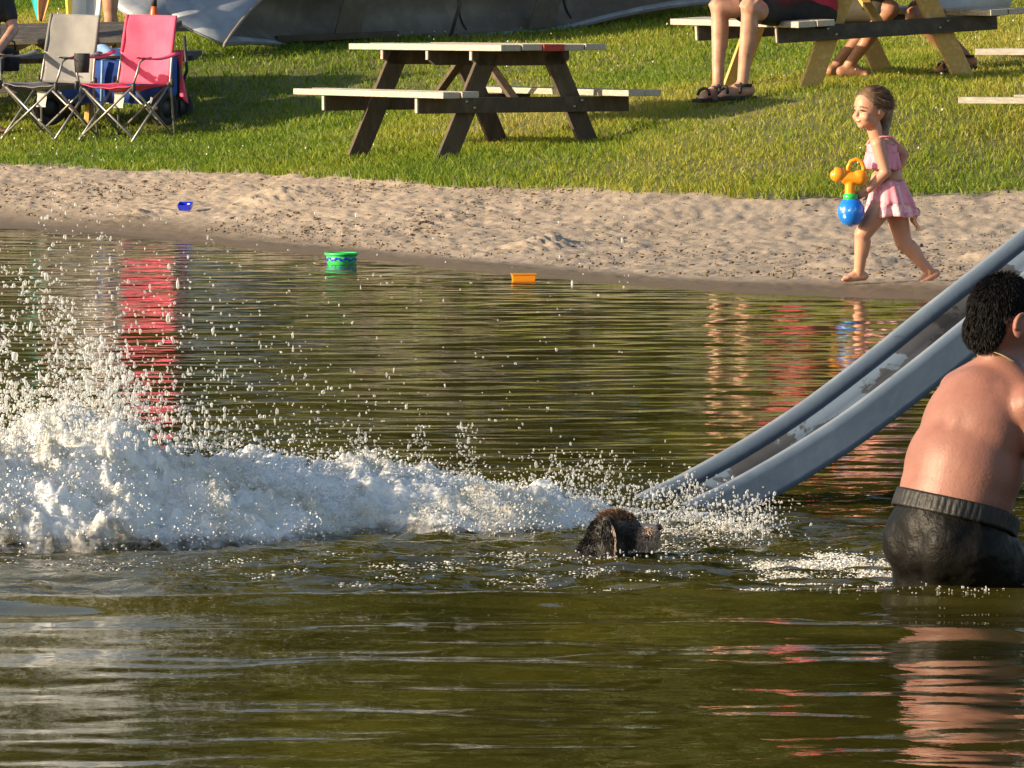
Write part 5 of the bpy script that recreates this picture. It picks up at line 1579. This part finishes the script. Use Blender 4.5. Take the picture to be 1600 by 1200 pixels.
# measured outline of the foam: pixel x -> (front water line y, crest y)
FX = np.array([-260, -80, 0, 100, 200, 240, 350, 480, 560, 600, 700, 860, 930, 1000, 1100, 1200])
FY = np.array([885, 882, 878, 872, 868, 866, 860, 850, 838, 836, 842, 838, 834, 832, 838, 836])
CY = np.array([700, 680, 668, 640, 662, 702, 716, 718, 716, 722, 738, 752, 776, 796, 816, 826])
SPX = lambda x, d: 800 + x * F / d
def front_d(px): return CAMH * F / (np.interp(px, FX, FY) - 13)
xs = np.linspace(-1.80, .66, 560)
vs_ = np.linspace(0, 1, 240)
X_, V_ = np.meshgrid(xs, vs_, indexing='ij')
px = SPX(X_, 16.9)
fd = front_d(px)
wdt = np.interp(px, [-300, 200, 500, 900, 1200], [2.0, 1.8, 1.55, 1.1, .35])
Y_ = fd + V_ * wdt
crest_d = fd + .42 * wdt
hc = CAMH - (np.interp(px, FX, CY) + 16 - 13) * crest_d / F
hc = np.maximum(hc, .02)
prof = np.where(V_ < .42, np.sin(np.clip(V_ / .42, 0, 1) * np.pi / 2) ** .8, np.cos(np.clip((V_ - .42) / .58, 0, 1) * np.pi / 2) ** .9)
big = fbm(X_ * 4.0, Y_ * 4.0, seed=201, octv=3)
med = fbm(X_ * 13, Y_ * 11, seed=202, octv=4, gain=.6)
fin = fbm(X_ * 42, Y_ * 36, seed=203, octv=3, gain=.6)
Z_ = hc * prof * (1 + .38 * big) + prof ** .5 * (.052 * med + .016 * fin) * np.clip(hc / .15, .35, 1.3) + (prof > 0) * (.006 * med) - .012 * (1 - prof)
Yd = Y_ + .05 * fbm(X_ * 7, Z_ * 30 + V_ * 6, seed=205, octv=3) * prof
Yd = Yd + .10 * fbm(X_ * 3, X_ * 0, seed=206, octv=3) * (1 - V_)
vv, ff = sheet(X_, Yd, Z_)
# thin out the foam at its right end and back so that water shows through
msk = (fbm(X_ * 5, Y_ * 4, seed=207, octv=4) + 1.0 * (1 - sstep(560, 1120, px)) * (1 - .75 * sstep(.55, 1, V_)) + .18 > .22)
msk &= fbm(X_ * 24, V_ * 30, seed=210, octv=3, gain=.6) + .9 * (1 - sstep(.35, .75, V_)) > -.33
msk &= (fbm(X_ * 16, V_ * 22, seed=211, octv=3, gain=.65) > -.47) | (V_ < .45)
msk = msk[:-1, :-1].ravel()
foam = tag(link('foam', mesh_np('foam', vv, ff[msk], True, {'cover': (sstep(0, .16, V_) * (1 - .8 * sstep(.62, 1, V_)) * (1 - .30 * sstep(750, 1150, px))).ravel()}), M['foam_heap']), 'thick white foam churned up along the splash', 'splash', kind='stuff')

# ---- froth lumps on the foam
def surf(x, y):
    """height of the foam heap at x, y"""
    p = SPX(x, 16.9); fd = front_d(p); wd_ = np.interp(p, [-300, 200, 500, 900, 1200], [2.0, 1.8, 1.55, 1.1, .35])
    v = (y - fd) / wd_
    h = np.maximum(CAMH - (np.interp(p, FX, CY) + 16 - 13) * (fd + .42 * wd_) / F, .02)
    pr = np.where(v < .42, np.sin(np.clip(v / .42, 0, 1) * np.pi / 2) ** .8, np.cos(np.clip((v - .42) / .58, 0, 1) * np.pi / 2) ** .9)
    return h * pr * (1 + .38 * fbm(x * 4, y * 4, seed=201, octv=3)) + pr ** .5 * .04 * fbm(x * 13, y * 11, seed=202, octv=4, gain=.6) * np.clip(h / .15, .35, 1.3), v, h
n = 42000
x = RNG.uniform(-1.75, .66, n); p = SPX(x, 16.9)
v = RNG.beta(1.3, 1.8, n)
y = front_d(p) + v * np.interp(p, [-300, 200, 500, 900, 1200], [2.0, 1.8, 1.55, 1.1, .35]) + RNG.normal(0, .03, n)
h, _, hh = surf(x, y)
z = h + np.abs(RNG.normal(0, 1, n)) ** 1.6 * .016 * np.clip(hh / .15, .3, 1.6) - .006
kp = (RNG.uniform(0, 1, n) < .25 + .9 * (fbm(x * 6, y * 5, seed=208, octv=3) > -.05)) & (RNG.uniform(0, 1, n) < np.interp(p, [0, 500, 900, 1200], [1, .9, .65, .4]))
c = np.stack([x, y, z], -1)[kp]; nn = len(c)
r = .0011 + .0062 * RNG.beta(.9, 5.0, nn)
vv, ff, k = blobs(c, r, np.stack([RNG.uniform(.7, 1.6, nn), RNG.uniform(.7, 1.5, nn), RNG.uniform(.6, 1.5, nn)], -1), .22)
tag(link('foam_froth', mesh_np('froth', vv, ff, True), M['foam']), 'white froth lumps thrown up on the splash', 'splash', kind='stuff')

# ---- flying drops
parts = []
def plume(n, x0, sx, y0, sy, zb, zs, rmin, rmax, pw=1.6, clump=0):
    x = x0 + RNG.normal(0, 1, n) * sx; y = y0 + RNG.normal(0, 1, n) * sy
    z = zb + zs * RNG.uniform(0, 1, n) ** pw
    r = rmin + (rmax - rmin) * RNG.beta(1.1, 4.2, n)
    parts.append((x, y, z, r))
X = lambda px: (px - 800) / F * 16.9
# the fan at the left: a leaning curtain, thick low down and ragged above
n = 13000
px_ = RNG.uniform(-260, 420, n)
topy = np.interp(px_, [-260, 0, 60, 130, 200, 260, 330, 420], [350, 372, 400, 470, 540, 600, 640, 670])
yy = topy + (700 - topy) * RNG.beta(1.7, 1.25, n)
dens = fbm(px_ / 48, yy / 48, seed=301, octv=4) + .55 * sstep(430, 640, yy)
kp = (dens > RNG.uniform(-.30, .55, n)) & (RNG.uniform(0, 1, n) < 1 - sstep(130, 420, px_ + 60 * fbm(yy / 60, yy * 0, seed=303)))
px_, yy = px_[kp], yy[kp]; n = len(px_)
dd = 16.9 + RNG.normal(0, .28, n)
a = (px_ - 800) / F * dd; zz = CAMH - (yy - 13) / F * dd
parts.append((a, dd, zz, .0010 + .0075 * RNG.beta(.9, 4.6, n)))
n = 1500
px_ = 60 + np.abs(RNG.normal(0, 1, n)) * 260; yy = 715 - np.abs(RNG.normal(0, 1, n)) * np.interp(px_, [60, 300, 700, 1000], [230, 120, 50, 30])
dd = 16.9 + RNG.normal(0, .35, n)
parts.append(((px_ - 800) / F * dd, dd, CAMH - (yy - 13) / F * dd, .0014 + .0042 * RNG.beta(1.1, 4, n)))
n = 900                                                       # stray drops far up and to the right
px_ = RNG.uniform(-150, 1050, n); yy = RNG.uniform(330, 720, n); kp = RNG.uniform(0, 1, n) < np.interp(px_, [0, 500, 1050], [.9, .55, .16]); px_, yy = px_[kp], yy[kp]
dd = 16.9 + RNG.normal(0, .4, len(px_))
parts.append(((px_ - 800) / F * dd, dd, CAMH - (yy - 13) / F * dd, .0012 + .0034 * RNG.beta(1.1, 4, len(px_))))
plume(800, X(1060), .09, 17.2, .25, .0, .12, .0014, .0055, 1.8)
plume(700, X(1180), .05, 17.0, .15, .0, .10, .0014, .0050, 2.2)
plume(900, X(900), .12, 17.5, .2, .05, .13, .0014, .0045, 2.0)
for q in (655, 722, 735, 560, 1085):
    plume(60, X(q), .012, 17.1, .03, .14 if q < 1000 else .02, .15, .0016, .0045, 1.0)
plume(110, X(960), .06, 16.15, .06, .0, .03, .0014, .005, 1.5)
plume(420, (1490 - 800) / F * 15.2, .16, 15.15, .06, .0, .03, .0012, .0045, 2)
x, y, z, r = [np.concatenate(q) for q in zip(*parts)]
kp = z > .0
x, y, z, r = x[kp], y[kp], z[kp], r[kp]
nn = len(x)
vv, ff, k = blobs(np.stack([x, y, z], -1), r, np.stack([RNG.uniform(.7, 1.4, nn), RNG.uniform(.7, 1.3, nn), np.where(RNG.uniform(0, 1, nn) < .15, RNG.uniform(2, 3.6, nn), RNG.uniform(.6, 1.8, nn))], -1), .26)
tag(link('water_drops', mesh_np('drops', vv, ff, True), M['drop']), 'spray of water drops flying above the splash', 'spray', kind='stuff')

# ---- foam lace and bubbles drifting on the water round the dog and the boy
cs = []
def lace(pxs, pys, n, spread=(14, 5), r=(.0004, .0019)):
    n = int(n * 1.7)
    for (a, b_) in zip(pxs, pys):
        qx = a + RNG.normal(0, spread[0], n); qy = b_ + RNG.normal(0, spread[1], n)
        dd = CAMH * F / (qy - 13)
        cs.append((np.stack([(qx - 800) / F * dd, dd, RNG.uniform(.0, .014, n)], -1), RNG.uniform(*r, n)))
lace(np.linspace(1150, 1400, 26), 930 - 4 * np.sin(np.linspace(0, 6, 26)) - np.linspace(0, 18, 26), 240, (13, 4.5))
lace(np.linspace(1200, 1390, 20), 890 + 10 * np.sin(np.linspace(0, 9, 20)), 190, (14, 7))
lace(np.linspace(900, 1150, 20), 936 - np.linspace(0, 8, 20), 60, (16, 3))
lace(np.linspace(1380, 1620, 24), 936 + 3 * np.sin(np.linspace(0, 7, 24)), 60, (10, 4))
lace(RNG.uniform(340, 1400, 60), RNG.uniform(872, 925, 60), 22, (18, 2))
lace(RNG.uniform(-60, 900, 36), RNG.uniform(876, 896, 36), 16, (18, 4))
lace(np.linspace(1030, 1190, 16), np.linspace(828, 836, 16), 80, (12, 8))
lace(np.linspace(900, 985, 9), np.linspace(882, 880, 9), 8, (7, 2))
lace(RNG.uniform(960, 1160, 18), RNG.uniform(850, 880, 18), 20, (16, 4))
c = np.concatenate([q[0] for q in cs]); r = np.concatenate([q[1] for q in cs]); nn = len(c)
vv, ff, k = blobs(c, r, np.stack([RNG.uniform(1., 4.0, nn), RNG.uniform(1., 3.0, nn), RNG.uniform(.35, .9, nn)], -1), .2)
tag(link('foam_flecks', mesh_np('flecks', vv, ff, True), M['foam']), 'patches of white bubbles drifting round the dog and the boy', 'bubbles', kind='stuff')
